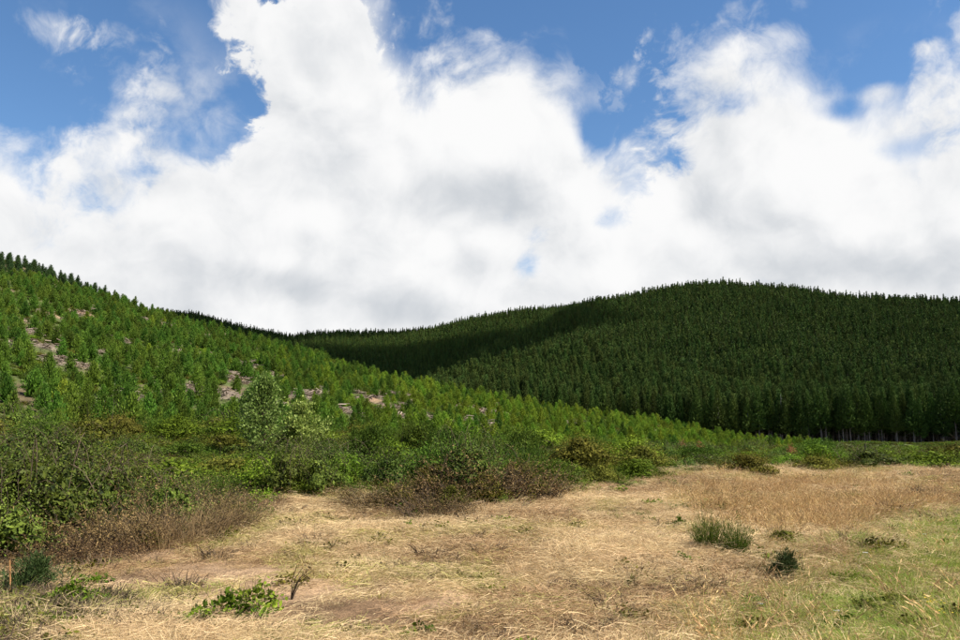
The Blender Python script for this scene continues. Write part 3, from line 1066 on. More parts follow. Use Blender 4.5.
def deadbush(w, h, n=420, leaves=3600):
    fol, st = MB(), MB()
    p = strands(n, w, h, 0.01, 0.55, 0.95, 0.34, 0.4, 4)
    p = p + R.normal(0, 0.03 * w, p.shape) * np.array([0, 1, 1, 1])[None, :, None]
    p[:, :, 2] = np.maximum(p[:, :, 2], -0.02)
    st.ribbon(p, 0.011 * R.uniform(0.6, 1.6, n), R.random(n))
    j = R.integers(0, n, leaves); t = R.random(leaves) ** 0.6
    q = p[j, 1] * (1 - t)[:, None] + p[j, 3] * t[:, None] + R.normal(0, 0.03, (leaves, 3))
    d = unit(R.normal(size=(leaves, 3)) + [0, 0, -0.2])
    fol.leaves(q, d, sideof(d), 0.05 * R.uniform(.5, 1.5, leaves), 0.02 * R.uniform(.6, 1.3, leaves), R.beta(2, 2.2, leaves))
    return fol, st


def bramble(w, h, nleaf=2600, L=0.075, W=0.055, canes=26):
    fol, st = leafy(w, h, nleaf, L, W, 11, 0.35, 1.05, 10, 0.007, 0.5)
    for i in range(canes):
        a = R.uniform(0, 6.28); ln = R.uniform(0.35, 0.75) * w
        top = h * R.uniform(0.65, 1.12)
        b = np.array([R.normal(0, .15 * w), R.normal(0, .15 * w), 0])
        t = np.linspace(0, 1, 7)
        pts = np.stack([b[0] + np.cos(a) * ln * t, b[1] + np.sin(a) * ln * t, top * np.sin(np.clip(t * 2.4, 0, 2.7))], 1)
        st.tube(pts, np.linspace(0.008, 0.003, 7), R.random(), 3)
        m = 26
        u = R.uniform(0.25, 1, m)
        q = np.stack([np.interp(u, t, pts[:, c]) for c in range(3)], 1) + R.normal(0, .05, (m, 3))
        d = unit(R.normal(size=(m, 3)) + [0, 0, .3])
        fol.leaves(q, d, sideof(d), L * R.uniform(.7, 1.3, m), W * R.uniform(.7, 1.3, m), R.random(m))
    return fol, st


def flatcap(v):
    return v


SHRUB = {}


def shrub_kind(key, gens, fol_mat, stem_mat):
    SHRUB[key] = [(f.mesh('foliage', [fol_mat]), s.mesh('stems', [stem_mat])) for f, s in gens]


shrub_kind('bramble', [bramble(2.4, 1.5, 4200, .055, .036), bramble(2.2, 1.3, 4200, .052, .034), bramble(2.6, 1.7, 4600, .055, .036)], 'bramble_leaf', 'twig')
shrub_kind('bright', [leafy(1.9, 1.5, 3200, 0.07, 0.04, 10, .6), leafy(2.2, 1.3, 3200, 0.07, 0.045, 12, .5)], 'bright_leaf', 'twig')
shrub_kind('olive', [leafy(2.0, 1.2, 3200, 0.06, 0.03, 12, .6, 0.9), leafy(2.4, 1.1, 3400, 0.06, 0.032, 13, .5, .9)], 'olive_leaf', 'twig')
shrub_kind('heath', [leafy(1.8, 1.6, 5200, 0.085, 0.02, 10, 1.2, fine=True), leafy(2.1, 1.4, 5400, 0.085, 0.02, 12, 1.1, fine=True)], 'heath_leaf', 'twig')
shrub_kind('broom', [broom(1.4, 1.1), broom(1.6, 1.0)], 'broom_stem', 'twig')
shrub_kind('dead', [deadbush(1.8, 1.2), deadbush(2.0, 1.0), deadbush(1.6, 1.35)], 'dead_leaf', 'twig')
shrub_kind('gorse', [leafy(1.0, 0.95, 3600, 0.10, 0.012, 9, 1.1, 1.0, 10, .01, .8, True)], 'gorse_leaf', 'twig')
shrub_kind('weed', [leafy(.8, .42, 330, .065, .042, 9, .5, 1.1, 22, .004, .9), leafy(.9, .38, 300, .06, .04, 10, .5, 1.1, 24, .004, .9)], 'bright_leaf', 'twig')
shrub_kind('rust', [leafy(1.4, 1.2, 1500, 0.07, 0.035, 8, .5)], 'rust_leaf', 'twig')
def drystalk(w, h, n=420):
    fol, st = MB(), MB()
    p = strands(n, w, h, .01, .55, .7, .5, .3, 4)
    fol.ribbon(p, .009 * R.uniform(.6, 1.5, n), R.beta(1.8, 1.6, n))
    p = strands(150, w, h * .8, .01, .5, .9, .4, .4, 4)
    p[:, :, 2] = np.maximum(p[:, :, 2], -.02)
    st.ribbon(p, .009, R.random(150))
    return fol, st


shrub_kind('stalk', [drystalk(1.6, 1.1), drystalk(1.5, 1.0), drystalk(1.7, 1.2)], 'straw_brown', 'twig')
SIZE = {'weed': (.85, .40), 'stalk': (1.6, 1.1), 'bramble': (2.4, 1.5), 'bright': (2.0, 1.4), 'olive': (2.2, 1.15), 'heath': (1.95, 1.5), 'broom': (1.5, 1.05), 'dead': (1.8, 1.2), 'gorse': (1.0, .95), 'rust': (1.4, 1.2)}
PART_NAME = {'dead': 'dead_leaves'}


def put_shrub(kind, x, y, w, h, label, name='shrub', group=None, cat='shrub', var=None):
    ms = SHRUB[kind]
    f, s = ms[int(R.integers(0, len(ms))) if var is None else var % len(ms)]
    sw, sh = w / SIZE[kind][0], h / SIZE[kind][1]
    t = thing(name, label, cat, (x, y, float(H(x, y)) - 0.02), R.uniform(0, 6.28), (sw, sw, sh), group)
    part('foliage', f, t); part('stems', s, t)
    return t


# pale leafy sapling standing above the scrub
def pale_sapling(px, r, h, w, label, seed):
    x, y, z = at(px, r)
    t = thing('sapling_tree', label, 'tree', (x, y, z - 0.03))
    wood, fol = MB(), MB()
    wood.tube([(0, 0, -.1), (0.05, 0.02, h * .3), (-0.04, 0.05, h * .6), (0.03, 0, h * .95)], [0.05, 0.042, 0.026, 0.008], .5, 6)
    C, D = [], []
    for i in range(84):
        z0 = h * (0.03 + 0.89 * R.random() ** 1.25)
        a = R.uniform(0, 6.28); ln = w * 0.5 * (1.05 - 0.75 * z0 / h) * R.uniform(.6, 1.2) * (1.25 if z0 < h * .5 else 1.05)
        li = R.uniform(0.5, 1.0)
        d = np.array([math.cos(a) * math.cos(li), math.sin(a) * math.cos(li), math.sin(li)])
        e = np.array([0, 0, z0]) + d * ln
        wood.tube([(0, 0, z0), np.array([0, 0, z0]) + d * ln * .5 + R.normal(0, .04, 3), e], [0.014, 0.009, 0.003], R.random(), 4)
        m = 62
        s = R.uniform(0.2, 1.05, m)[:, None]
        C.append(np.array([0, 0, z0]) + d * ln * s + R.normal(0, 0.10, (m, 3)))
        D.append(unit(d * .5 + [0, 0, .35] + R.normal(0, .6, (m, 3))))
    C, D = np.concatenate(C), np.concatenate(D)
    nn = len(C)
    fol.leaves(C, D, sideof(D), 0.10 * R.uniform(.7, 1.3, nn), 0.07 * R.uniform(.7, 1.3, nn), R.beta(1.6, 1.8, nn))
    part('crown', fol.mesh('crown', ['pale_leaf']), t); part('trunk', wood.mesh('trunk', ['twig']), t)


pale_sapling(263, 33, 3.3, 2.4, 'tall pale leafed sapling with a pointed top in the scrub', 1)
pale_sapling(302, 34, 2.1, 2.2, 'lower rounded pale leafed sapling right beside the taller one', 2)

# shrubs one can pick out: kind, px, py of the foot, width m, height m, name, label
PICK = [
    ('bramble', 18, 545, 2.6, 1.75, 'bramble_bush', 'big dark bramble bush at the left edge of the picture'),
    ('bramble', 72, 532, 2.5, 1.7, 'bramble_bush', 'dark bramble bush second from the left edge'),
    ('bramble', -22, 565, 2.2, 1.5, 'bramble_bush', 'dark bramble bush cut by the left picture edge, nearest one'),
    ('bramble', 112, 518, 2.2, 1.45, 'bramble_bush', 'bramble bush between the dark left bank and the brown dead stalks'),
    ('bramble', 40, 512, 2.6, 1.7, 'bramble_bush', 'bramble bush behind the two dark ones on the left'),
    ('dead', 142, 520, 1.9, 1.35, 'dead_bush', 'dark brown dead bush at the right end of the left bramble bank'),
    ('dead', 128, 545, 1.6, 0.95, 'dead_bush', 'low dead bush in front of the left bramble bank'),
    ('stalk', 162, 546, 1.3, .9, 'dead_stalks', 'upright brown dead stalks left of the straw slope'),
    ('stalk', 186, 541, 1.5, 1.0, 'dead_stalks', 'middle clump of brown dead stalks on the left'),
    ('stalk', 212, 535, 1.4, .95, 'dead_stalks', 'brown dead stalks below the bright broom'),
    ('stalk', 238, 527, 1.3, .8, 'dead_stalks', 'rightmost tall clump of brown dead stalks on the left'),
    ('dead', 198, 538, 1.3, .9, 'dead_bush', 'dead tangle in the midst of the brown stalks'),
    ('dead', 226, 531, 1.2, .8, 'dead_bush', 'dead tangle at the right among the brown stalks'),
    ('bramble', 168, 535, 1.5, 1.1, 'bramble_bush', 'dark bramble at the left among the brown stalks'),
    ('dead', 175, 528, 1.7, 1.25, 'dead_bush', 'dead bush behind the leftmost brown stalks'),
    ('dead', 205, 520, 1.7, 1.1, 'dead_bush', 'dead bush behind the middle brown stalks'),
    ('dead', 258, 510, 1.4, .7, 'dead_bush', 'low dead scrub right of the brown stalks'),
    ('stalk', 105, 556, 1.0, .6, 'dead_stalks', 'pale dry stalk clump in front of the left bramble bank'),
    ('dead', 62, 566, 1.5, .6, 'dead_bush', 'low brown dead scrub under the left brambles'),
    ('dead', 100, 562, 1.3, .55, 'dead_bush', 'small dead scrub beside the dark cavity under the brambles'),
    ('dead', 92, 548, 1.9, 1.1, 'dead_bush', 'wide dead brown tangle at the foot of the left brambles'),
    ('dead', 120, 530, 1.8, 1.5, 'dead_bush', 'tall dead brown tangle between brambles and brown stalks'),
    ('dead', 55, 545, 1.6, .9, 'dead_bush', 'dead tangle in front of the second bramble from the left'),
    ('dead', 20, 570, 1.6, .7, 'dead_bush', 'low dead tangle near the cane at the left edge'),
    ('broom', 218, 501, 1.9, .95, 'broom_bush', 'bright green feathery broom above the brown dead stalks'),
    ('bramble', 285, 497, 1.8, 1.25, 'bramble_bush', 'dark leafy bramble below the pale saplings'),
    ('bramble', 315, 496, 1.7, 1.2, 'bramble_bush', 'dark leafy bramble right of the one below the saplings'),
    ('bright', 258, 489, 1.8, 1.1, 'leafy_shrub', 'yellow green shrub at the foot of the tall pale sapling'),
    ('bright', 348, 487, 1.9, 1.2, 'leafy_shrub', 'bright leafy shrub in the scrub left of centre'),
    ('bramble', 385, 489, 1.9, 1.25, 'bramble_bush', 'dark green bush left of the brown central bush'),
    ('bright', 396, 480, 1.7, 1.6, 'leafy_shrub', 'tall yellow green shrub behind the dark green central bush'),
    ('dead', 368, 508, 1.7, .85, 'dead_bush', 'brown dead bracken on the straw edge left of centre'),
    ('olive', 400, 511, 1.5, .8, 'leafy_shrub', 'small olive brown shrub on the straw edge left of centre'),
    ('dead', 455, 503, 2.2, 1.35, 'dead_bush', 'large brown dead bush in the middle of the scrub'),
    ('dead', 492, 500, 2.2, 1.4, 'dead_bush', 'large brown dead bush right of the middle one'),
    ('olive', 437, 496, 1.7, 1.15, 'leafy_shrub', 'olive brown shrub beside the large brown dead bush'),
    ('olive', 486, 504, 1.5, .95, 'leafy_shrub', 'round olive shrub in front of the large brown dead bush'),
    ('dead', 430, 520, 1.6, .8, 'dead_bush', 'low grey brown dead tangle standing out onto the straw'),
    ('dead', 452, 518, 1.3, .7, 'dead_bush', 'small grey dead tangle at the foot of the central brown bush'),
    ('olive', 515, 499, 1.8, 1.3, 'leafy_shrub', 'olive shrub at the right end of the brown bushes'),
    ('bramble', 470, 494, 2.0, 1.5, 'bramble_bush', 'green bramble growing through the middle of the brown bushes'),
    ('olive', 452, 512, 1.2, .8, 'leafy_shrub', 'small olive shrub at the foot of the brown bush, left one'),
    ('dead', 534, 500, 1.8, 1.15, 'dead_bush', 'brown dead bush at the right end of the central clump'),
    ('heath', 372, 466, 2.2, 1.8, 'heath_bush', 'grey green fine leafed bush behind the central shrubs'),
    ('heath', 418, 463, 2.2, 1.8, 'heath_bush', 'dark fine leafed bush behind the brown central bush'),
    ('heath', 520, 466, 2.4, 1.7, 'heath_bush', 'rounded grey green bush behind the brown bushes'),
    ('broom', 478, 465, 2.0, 1.5, 'broom_bush', 'green broom above the brown central bush'),
    ('broom', 708, 552, .62, .72, 'broom_bush', 'left of the two dark green brooms standing on the straw'),
    ('broom', 735, 556, .62, .66, 'broom_bush', 'right of the two dark green brooms standing on the straw'),
    ('gorse', 789, 582, .55, .52, 'gorse_bush', 'small dark spiky gorse bush at the edge of the green meadow'),
    ('gorse', 774, 578, .35, .22, 'gorse_bush', 'tiny gorse sprig left of the dark gorse bush'),
    ('olive', 600, 486, 1.7, .9, 'leafy_shrub', 'low olive shrub on the straw edge right of centre'),
    ('bright', 640, 481, 2.0, 1.0, 'leafy_shrub', 'bright green shrub reaching onto the straw right of centre'),
    ('olive', 745, 476, 2.2, 1.1, 'leafy_shrub', 'round olive shrub in front of the spur tip'),
    ('olive', 815, 473, 2.0, .9, 'leafy_shrub', 'brownish low shrub on the dry grass at the right'),
    ('rust', 682, 453, 1.0, 1.1, 'rusty_shrub', 'small rust orange shrub among green scrub, leftmost of three'),
    ('rust', 700, 460, .9, 1.0, 'rusty_shrub', 'small rust orange shrub, middle of three in the scrub'),
    ('rust', 791, 459, .9, 1.0, 'rusty_shrub', 'small rust orange shrub, rightmost of three in the scrub'),
    ('heath', 640, 521, 1.0, .28, 'heath_bush', 'flat dark green patch of low scrub on the straw'),
    ('weed', 680, 532, .5, .42, 'weed_plant', 'green leafy weed left of the dark brooms, upper one'),
    ('weed', 683, 566, .45, .26, 'weed_plant', 'yellow green weed left of the dark brooms, lower one'),
    ('dead', 742, 572, .75, .28, 'dead_bush', 'dead brown branch tangle between brooms and gorse bush'),
    ('dead', 765, 590, .8, .2, 'dead_bush', 'flat dead tangle just left of the gorse bush'),
    ('weed', 756, 608, .55, .22, 'weed_plant', 'reddish green low weed below the gorse bush'),
    ('weed', 702, 603, .35, .16, 'weed_plant', 'small dark weed on bare straw below the brooms'),
    ('weed', 632, 590, .25, .22, 'weed_plant', 'small grey green weed tuft on the straw right of centre'),
    ('dead', 608, 604, .7, .22, 'dead_bush', 'low grey dead tangle on the straw right of centre'),
    ('olive', 785, 548, .8, .4, 'leafy_shrub', 'low olive shrub in the grass right of the brooms'),
    ('olive', 900, 612, .9, .26, 'leafy_shrub', 'low brownish herb patch in the green meadow'),
    ('olive', 856, 505, 1.3, .45, 'leafy_shrub', 'dark olive patch in the tan grass at the right'),
    ('gorse', 34, 600, 1.0, .7, 'heath_bush', 'dark green fine shrub in the near left corner'),
    ('weed', 68, 608, .7, .42, 'weed_plant', 'leafy green weed in the near left corner'),
    ('weed', 225, 622, .9, .40, 'weed_plant', 'wide leafy green weed at the bottom left on the straw'),
    ('weed', 255, 612, .8, .40, 'weed_plant', 'leafy weed with dark leaves by the bare soil'),
    ('weed', 195, 628, .7, .26, 'weed_plant', 'leafy green weed left of the wide one at the bottom'),
    ('weed', 365, 632, .35, .12, 'weed_plant', 'small bright green weed at the bottom below the bare soil'),
    ('weed', 312, 628, .4, .14, 'weed_plant', 'small yellow green weed at the bottom left of the bare soil'),
    ('weed', 405, 588, .22, .12, 'weed_plant', 'tiny green weed on the straw in the bottom middle'),
]
taken = []
for kind, px, py, w, h, nm, lab in PICK:
    p = hit(px, py)
    put_shrub(kind, p[0], p[1], w, h, lab, nm)
    taken.append((p[0], p[1], w * 0.45))

# the rest of the scrub, shrub by shrub
KINDNAME = {'bramble': ('bramble_bush', 'dark bramble bush'), 'bright': ('leafy_shrub', 'bright green leafy shrub'), 'olive': ('leafy_shrub', 'olive brown shrub'),
            'heath': ('heath_bush', 'fine leafed bush'), 'broom': ('broom_bush', 'green broom bush'), 'dead': ('dead_bush', 'brown dead bush')}
cand = []
for q in range(9000):
    px = R.uniform(-30, 990)
    a = float(px_dir(px, 430)[0])
    f = float(thicket_front(a)); b = float(np.interp(a, *SPUR_F)) + 16
    if px > 620:
        b = min(b, 150)
    r = f + 0.9 + (b - f) * R.random() ** 1.5
    x, y = math.sin(a) * r, math.cos(a) * r
    cand.append((x, y, r, px, a, f))
count = 0
jobs, lab = [], []
for x, y, r, px, a, f in cand:
    sp = 1.35 + 0.018 * r
    if any((x - tx) ** 2 + (y - ty) ** 2 < (sp + tr * .5) ** 2 for tx, ty, tr in taken):
        continue
    if px < 160:
        probs = (('bramble', .55), ('dead', .13), ('olive', .2), ('heath', .12)) if r < 30 else (('olive', .5), ('heath', .3), ('bramble', .2))
    elif px < 560:
        probs = (('bramble', .25), ('bright', .2), ('heath', .3), ('olive', .17), ('broom', .08)) if r < 45 else (('heath', .45), ('bright', .2), ('broom', .15), ('olive', .2))
    else:
        probs = (('bright', .42), ('olive', .2), ('bramble', .15), ('heath', .15), ('broom', .08))
    u = R.random(); kind = probs[-1][0]
    for kk, pp in probs:
        if u < pp:
            kind = kk
            break
        u -= pp
    h = (0.70 + 0.8 * R.random() ** 1.7) * (0.8 if px > 600 else 1.0) * (0.8 if r < f + 2 else 1.0)
    w = R.uniform(1.7, 3.4); h *= (0.75 + w * 0.13)
    nm, desc = KINDNAME[kind]
    depth = 'in front scrub' if r < f + 5 else ('in mid scrub' if r < f + 22 else 'in back scrub')
    where = ('near the left edge' if px < 110 else 'left of the pale saplings' if px < 235 else 'around the pale saplings' if px < 330 else
             'left of the brown bushes' if px < 430 else 'behind the brown bushes' if px < 550 else 'right of the brown bushes' if px < 660 else
             'below the spur tip' if px < 800 else 'below the far forest')
    size = 'tall' if h > 1.5 else 'low' if h < 1.0 else 'rounded'
    jobs.append((kind, x, y, w, h, nm, px)); lab.append((f'{size} {desc} {depth}', where))
    taken.append((x, y, w * 0.3))
    count += 1
    if count >= 360:
        break
for (kind, x, y, w, h, nm, px), text in zip(jobs, single_out(lab, [j_[-1] for j_ in jobs])):
    put_shrub(kind, x, y, w, h, text, nm, 'bushes of the scrub belt')

# ------------------------------------------------------------------ low ground cover between the shrubs and under the pines
cov = []
for i, (mt, args) in enumerate((('olive_leaf', (1.6, .55, 1500, .07, .04, 12, .5)), ('bright_leaf', (1.7, .5, 1500, .075, .045, 12, .5)),
                                ('heath_leaf', (1.5, .6, 1900, .09, .02, 11, .9)), ('bramble_leaf', (1.6, .55, 1500, .07, .05, 12, .4)))):
    f, s = leafy(*args, stems=8)
    cov.append(source('cover_%d' % i, (f, s), [mt, 'twig']))
NC = 26000
px = R.uniform(-60, 1020, NC); az = np.arctan((px - 480) / FPX)
f = thicket_front(az); rf = np.interp(az, *SPUR_F); rr = np.interp(az, *SPUR_R)
far = np.where(px > 640, 325.0, rr)
u = R.random(NC)
r = np.sqrt((f + .3) ** 2 + u * (far ** 2 - f ** 2))
r = np.where(R.random(NC) < 0.45, f + .3 + (rf + 20 - f) * R.random(NC), r)
x, y = np.sin(az) * r, np.cos(az) * r
on_hill = r > rf + 12
keep = np.ones(NC, bool)
for bx, by, bw in BARE:
    br = math.hypot(bx, by); ux, uy = bx / br, by / br
    al = (x - bx) * ux + (y - by) * uy; ac = -(x - bx) * uy + (y - by) * ux
    keep &= ~((al > -4.5 * bw) & (al < 1.3 * bw) & (np.abs(ac) < bw))
keep &= on_hill | (R.random(NC) < 0.5)
keep &= ~(on_hill & (fbm(x, y, 9, 3, 51.0) > 0.66) & (px < 520))
x, y, r, on_hill, px = x[keep], y[keep], r[keep], on_hill[keep], px[keep]
nn = len(x)
sc = R.uniform(.6, 1.3, nn) * np.where(on_hill & (px < 760), 0.72, 0.74) * np.clip(0.6 + r / 90, 0.8, 1.5)
idx = np.where(on_hill, R.choice(4, nn, p=[.15, .17, .43, .25]), R.choice(4, nn, p=[.36, .27, .2, .17]))
scatter('undergrowth', 'low green and olive undergrowth filling the scrub and hillside', 'undergrowth', cov, np.stack([x, y, H(x, y) - .06], 1), sc, rots(nn, .12), idx)

# ------------------------------------------------------------------ slash and clods on the bare clay of the hillside
sl = []
for i in range(4):
    m = MB()
    for q in range(15):
        a = R.uniform(0, 6.28); e = R.normal(0, .22); ln = R.uniform(.35, 1.5)
        c = np.array([R.normal(0, .8), R.normal(0, .8), R.uniform(0.02, .35)])
        d = np.array([math.cos(a) * math.cos(e), math.sin(a) * math.cos(e), math.sin(e)])
        m.tube([c - d * ln / 2, c + R.normal(0, .03, 3), c + d * ln / 2], R.uniform(.02, .075), R.random(), 5)
    p = strands(60, 1.2, .5, .02, .6, 1.3, .7, .4, 3)
    m.ribbon(p, .02, R.random(60))
    sl.append(source('slash_%d' % i, (m,), ['grey_wood']))
P, S = [], []
for bx, by, bw in BARE:
    k = int(3 + bw * 4.2)
    br = math.hypot(bx, by)
    for q in range(k):
        P.append((bx + R.normal(0, bw * .8), by + R.normal(0, bw * .9) - bw * .8)); S.append(R.uniform(.5, 1.15))
P = np.array(P)
scatter('logging_slash', 'grey logging slash and sticks on bare clay between the young pines', 'wood debris', sl,
        np.stack([P[:, 0], P[:, 1], H(P[:, 0], P[:, 1])], 1), S, rots(len(P), .15), R.integers(0, 4, len(P)))


# ------------------------------------------------------------------ grasses of the foreground
def flat_straw(n, w, ln, wd, h):
    m = MB()
    a = R.normal(R.uniform(0, 6.28), 0.9, n)
    c = np.stack([R.normal(0, w * .4, n), R.normal(0, w * .4, n), np.abs(R.normal(0, h, n))], 1)
    l = ln * R.uniform(.4, 1.2, n)
    e = R.normal(0.10, .22, n)
    d = np.stack([np.cos(a) * np.cos(e), np.sin(a) * np.cos(e), np.sin(e)], 1)
    t = np.linspace(-.5, .5, 4)[None, :, None]
    p = c[:, None] + d[:, None] * t * l[:, None, None]
    p[:, :, 2] += (0.25 - t[:, :, 0] ** 2) * R.normal(.04, .08, n)[:, None] * l[:, None] * 2
    sidev = np.cross(d, [0, 0, 1.0]); bendv = R.normal(0, .12, n)
    p += sidev[:, None] * ((t ** 2) * (bendv * l)[:, None, None])
    p[:, :, 2] = np.maximum(p[:, :, 2], -.01)
    m.ribbon(p, wd * R.uniform(.6, 1.5, n), np.clip(R.beta(2.2, 1.7, n), 0, 1))
    return m


def tuft(n, w, h, wd, bend, spread, seeds=0, lo=.45):
    m = MB()
    p = strands(n, w, h, wd, bend, spread, .5, lo, 4)
    v = R.beta(1.7, 1.7, n)
    m.ribbon(p, wd * R.uniform(.6, 1.4, n), v)
    if seeds:
        j = R.choice(n, seeds, replace=False)
        for q in range(4):
            c = p[j, 2] * (1 - q / 4) + p[j, 3] * (q / 4)
            d = unit(p[j, 3] - p[j, 2] + R.normal(0, .02, (seeds, 3)) * h)
            m.leaves(c, d, sideof(d), .06, .011, np.clip(v[j] + .15, 0, 1))
    return m


GS = [
    source('grass_a0', (flat_straw(190, .55, .19, .0034, .03),), ['straw']),
    source('grass_a1', (flat_straw(190, .60, .24, .0034, .045),), ['straw']),
    source('grass_a2', (flat_straw(170, .50, .17, .0036, .03),), ['straw_brown']),
    source('grass_a3', (tuft(70, .4, .26, .005, .6, 1.0, 0),), ['straw']),
    source('grass_b0', (tuft(60, .6, .46, .0045, .5, .5, 30),), ['tan_grass']),
    source('grass_b1', (tuft(60, .6, .38, .0045, .6, .7, 24),), ['tan_grass']),
    source('grass_c0', (tuft(120, .5, .19, .0038, .6, .8),), ['green_grass']),
    source('grass_c1', (tuft(120, .5, .14, .0042, .7, 1.0),), ['green_grass']),
    source('grass_c2', (tuft(70, .45, .18, .006, .6, .9),), ['lush_grass']),
    source('grass_d0', (tuft(60, .5, .16, .012, .8, 1.3), deadbush(.7, .25, 90, 50)[1]), ['dead_leaf', 'twig']),
    source('grass_e0', (leafy(.5, .14, 160, .05, .035, 7, .5, stems=4, stem_r=.004)[0],), ['bright_leaf']),
    source('grass_e1', (leafy(.6, .16, 180, .045, .03, 7, .5, stems=4, stem_r=.004)[0],), ['olive_leaf']),
    source('grass_f0', (flat_straw(110, .55, .24, .006, .03),), ['moss_straw']),
    source('grass_f1', (tuft(90, .5, .12, .007, .6, 1.0),), ['moss_straw']),
]
NG = 90000
az = R.uniform(-.60, .60, NG)
lr = np.exp(R.uniform(math.log(6.2), math.log(62), NG))
r = np.where(R.random(NG) < .38, lr, np.sqrt(6.2 ** 2 + (52 ** 2 - 6.2 ** 2) * R.random(NG)))
f = thicket_front(az)
k = r < f + 1.6 + (R.random(NG) < .05) * 4
az, r = az[k], r[k]
x, y = np.sin(az) * r, np.cos(az) * r
gw = green_w(x, y); sw = soil_w(x, y)
k = R.random(len(x)) > sw * .97
for kind_, px_, py_, w_, h_, *_ in PICK:
    if h_ < .7 and kind_ not in ('olive',):
        hx, hy = hit(px_, py_)
        k &= (x - hx) ** 2 + ((y - hy) * .6) ** 2 > (w_ * .25) ** 2
x, y, r, az, gw = x[k], y[k], r[k], az[k], gw[k]
nn = len(x)
pxs = 480 + FPX * np.tan(az)
tanw = .45 * sstep(4.6, 7.5, x) * sstep(11, 15, y) * sstep(34, 24, y + 4 * fbm(x, y, 5, 2, 141.0)) * (1 - gw) * (0.35 + sstep(.35, .6, fbm(x, y, 3, 2, 101.0)))
left = sstep(-3.2, -4.6, x) * sstep(13.5, 10.5, y)
patch = fbm(x, y, 2.3, 4, 111.0); patch2 = fbm(x, y, 2.4, 3, 121.0)
idx = np.zeros(nn, int)
u = R.random(nn)
for i in range(nn):
    if u[i] < gw[i] * .93:
        idx[i] = R.choice([6, 7, 8, 4, 5, 10, 0, 11, 13, 3], p=[.45, .31, .05, .002, .008, .005, .05, .005, .085, .035])
    elif u[i] < tanw[i] * .9:
        idx[i] = R.choice([4, 5, 3, 1, 6], p=[.42, .32, .1, .1, .06])
    elif R.random() < left[i] * .75:
        idx[i] = R.choice([6, 8, 10, 11, 3, 9, 13, 12], p=[.14, .06, .06, .10, .12, .18, .20, .14])
    elif patch[i] > .52 and R.random() < .75:
        idx[i] = R.choice([2, 9], p=[.985, .015])
    elif patch2[i] > .56 and R.random() < .6:
        idx[i] = R.choice([12, 13, 7, 11], p=[.50, .36, .12, .02])
    else:
        idx[i] = R.choice([0, 1, 2, 3, 9, 10, 11], p=[.40, .32, .16, .10, .01, .005, .005])
sc = R.uniform(.65, 1.25, nn) * np.clip(.8 + r / 50, .9, 1.5)
# tall grass stays of its real height far off
tall = (idx == 4) | (idx == 5)
sc[tall] = R.uniform(.7, 1.25, int(tall.sum()))
scatter('meadow_grass', 'dry straw, tan seeding grass and green meadow grass', 'grass', GS, np.stack([x, y, H(x, y) + .005], 1), sc, rots(nn, .10), idx)

# flowers: yellow heads scattered thinly over the meadow
fm = MB()
p = strands(5, .2, .30, .004, .3, .4, .5, .7, 4)
fm.ribbon(p, .004, np.full(5, .5))
pm = MB()
for e in p[:, -1]:
    ang = np.arange(8) * .785
    d = np.stack([np.cos(ang), np.sin(ang), np.full(8, .25)], 1)
    pm.leaves(np.repeat(e[None], 8, 0), unit(d), np.stack([-np.sin(ang), np.cos(ang), np.zeros(8)], 1), .02, .014, R.random(8))
yf = source('yellow_flower', (pm, fm), ['yellow_petal', 'green_grass'])
YP = [hit(px + R.normal(0, 18), py + R.normal(0, 5)) for px, py in ((820, 528), (850, 530), (868, 526), (885, 535), (905, 532), (930, 520), (915, 610), (935, 612), (890, 614), (862, 630), (950, 615), (955, 525), (700, 633), (880, 560), (800, 520)) for _ in range(2)]
YP = np.array(YP)
scatter('yellow_flowers', 'small yellow flowers in the grass at the right', 'flowers', [yf], np.stack([YP[:, 0], YP[:, 1], H(YP[:, 0], YP[:, 1])], 1), R.uniform(.45, .75, len(YP)), rots(len(YP), .1), np.zeros(len(YP), int))


# white flower heads one can pick out
def white_flower(px, py, label, h=.22, s=1.0):
    gx, gy = hit(px, py)
    t = thing('white_flower', label, 'flower', (gx, gy, float(H(gx, gy))), R.uniform(0, 6), s)
    st, fl = MB(), MB()
    st.tube([(0, 0, -.02), (.01, 0, h * .6), (0, .01, h)], [.004, .003, .003], .5, 4)
    n = 60
    a = R.uniform(0, 6.28, n); q = np.sqrt(R.random(n)) * .05
    for i in range(6):
        st.tube([(0, 0, h * .8), (math.cos(i) * .035, math.sin(i) * .035, h + .02)], [.002, .0015], .5, 3)
    c = np.stack([np.cos(a) * q, np.sin(a) * q, h + .025 - q * .2], 1)
    d = unit(np.stack([np.cos(a), np.sin(a), np.full(n, .35)], 1) + R.normal(0, .3, (n, 3)))
    fl.leaves(c, d, sideof(d), .018, .014, R.random(n))
    part('flower_head', fl.mesh('flower_head', ['white_petal']), t); part('stem', st.mesh('stem', ['green_grass']), t)


white_flower(761, 614, 'white flower head beside the reddish weed below the gorse bush', .16, .62)
white_flower(837, 622, 'white flower head near the bottom of the green meadow', .16, .62)
white_flower(925, 543, 'white flower head in the grass near the right edge', .22, .62)
white_flower(866, 563, 'pale grey white flower head in the middle of the meadow', .2, .62)

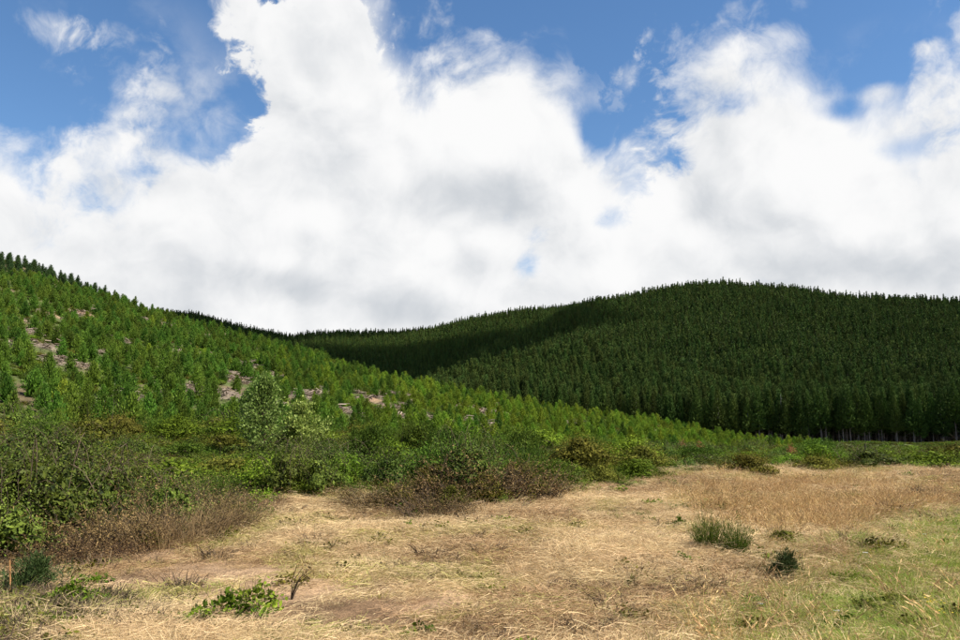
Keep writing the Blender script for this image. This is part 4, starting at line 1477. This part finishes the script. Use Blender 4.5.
# dry twig plant on the bare soil
gx, gy = hit(291, 600)
t = thing('dry_twig_plant', 'dry brown branched twig standing on the bare soil', 'plant', (gx, gy, float(H(gx, gy))))
st, lf = MB(), MB()
for i in range(9):
    e = np.array([.10 + R.uniform(-.05, .18), R.normal(0, .08), R.uniform(.25, .42)])
    m_ = e * [.35, .5, .6] + R.normal(0, .01, 3)
    st.tube([(0, 0, -.03), m_, e, e * 1.15], [.006, .0045, .003, .0015], R.random(), 4)
    n_ = 16
    c = e + R.normal(0, .045, (n_, 3)); d = rdir(n_)
    lf.leaves(c, d, sideof(d), .035, .014, R.random(n_))
part('stems', st.mesh('stems', ['twig']), t); part('dry_leaves', lf.mesh('dry_leaves', ['dead_leaf']), t)

# leaning orange brown cane at the left edge
gx, gy = hit(9, 601)
m = MB()
cane = np.array([(0.0, 0, -.06), (-.006, .01, .12), (-.014, .02, .24), (-.026, .02, .36), (-.045, .03, .50)])
m.tube(cane, [.0125, .0118, .0112, .0105, .0085], .5, 8)
for q in (1, 2, 3):
    m.tube([cane[q] - [0, 0, .008], cane[q], cane[q] + [0, 0, .008]], [.0125, .0145, .0125], .5, 8)
me = m.mesh('wooden_cane', ['cane_wood'])
o = bpy.data.objects.new('wooden_cane', me); scene.collection.objects.link(o)
o.location = (gx, gy, float(H(gx, gy)))
o['label'] = 'thin orange brown cane leaning in the near left corner'; o['category'] = 'cane'

# short dark post in the scrub at the right
gx, gy, gz = at(864, 53)
m = MB()
m.tube([(0, 0, -.2), (0.01, 0, .4), (.02, .01, .93), (.02, .01, 1.0)], [.075, .072, .068, .055], .5, 7)
m.tube([(.02, .01, .999), (.02, .01, 1.0005)], [.055, .001], .5, 7)
m.tube([(-.07, -.01, .70), (.09, .01, .715)], [.012, .012], .5, 4)
me = m.mesh('fence_post', ['old_post'])
o = bpy.data.objects.new('fence_post', me); scene.collection.objects.link(o)
o.location = (gx, gy, gz)
o['label'] = 'short dark wooden post in the scrub at the right'; o['category'] = 'post'


# ------------------------------------------------------------------ the cloud that shades the far valley (it floats above the picture)
def cloud(target, alt, size, seed, label):
    me = bpy.data.meshes.new('cloud')
    import bmesh
    bm = bmesh.new()
    bmesh.ops.create_icosphere(bm, subdivisions=5, radius=1.0)
    rng = np.random.default_rng(seed)
    ph = rng.uniform(0, 50, 3)
    for v in bm.verts:
        c = v.co.copy()
        nse = 0.0
        for fq, am in ((1.3, .55), (2.9, .30), (6.0, .16), (12.0, .07)):
            nse += am * (math.sin(c.x * fq * 1.7 + ph[0] * fq) * math.sin(c.y * fq * 1.9 + ph[1] * fq) + 0.6 * math.sin(c.z * fq * 1.3 + c.x * fq + ph[2]))
        v.co = c * (1 + 0.42 * nse)
        if v.co.z < 0:
            v.co.z *= 0.45
        v.co.x *= size[0]; v.co.y *= size[1]; v.co.z *= size[2]
    bm.to_mesh(me); bm.free()
    mt = bpy.data.materials.new('cloud_vapour')
    mt.use_nodes = True
    nt = mt.node_tree; nt.nodes.clear()
    pv = nt.nodes.new('ShaderNodeVolumePrincipled')
    pv.inputs['Color'].default_value = (1, 1, 1, 1)
    pv.inputs['Density'].default_value = 0.035
    ou = nt.nodes.new('ShaderNodeOutputMaterial')
    nt.links.new(pv.outputs[0], ou.inputs['Volume'])
    me.materials.append(mt)
    o = bpy.data.objects.new('cloud', me); scene.collection.objects.link(o)
    t = (alt - target[2]) / to_sun[2]
    o.location = (target[0] + to_sun[0] * t, target[1] + to_sun[1] * t, alt)
    o['kind'] = 'structure'; o['label'] = label; o['category'] = 'cloud'


cloud((-235, 830, 60), 1000, (330, 215, 80), 5, 'white cloud overhead that shades the far valley')
cloud((-360, 1120, 90), 1050, (210, 120, 60), 9, 'smaller white cloud overhead that shades the far left crest')
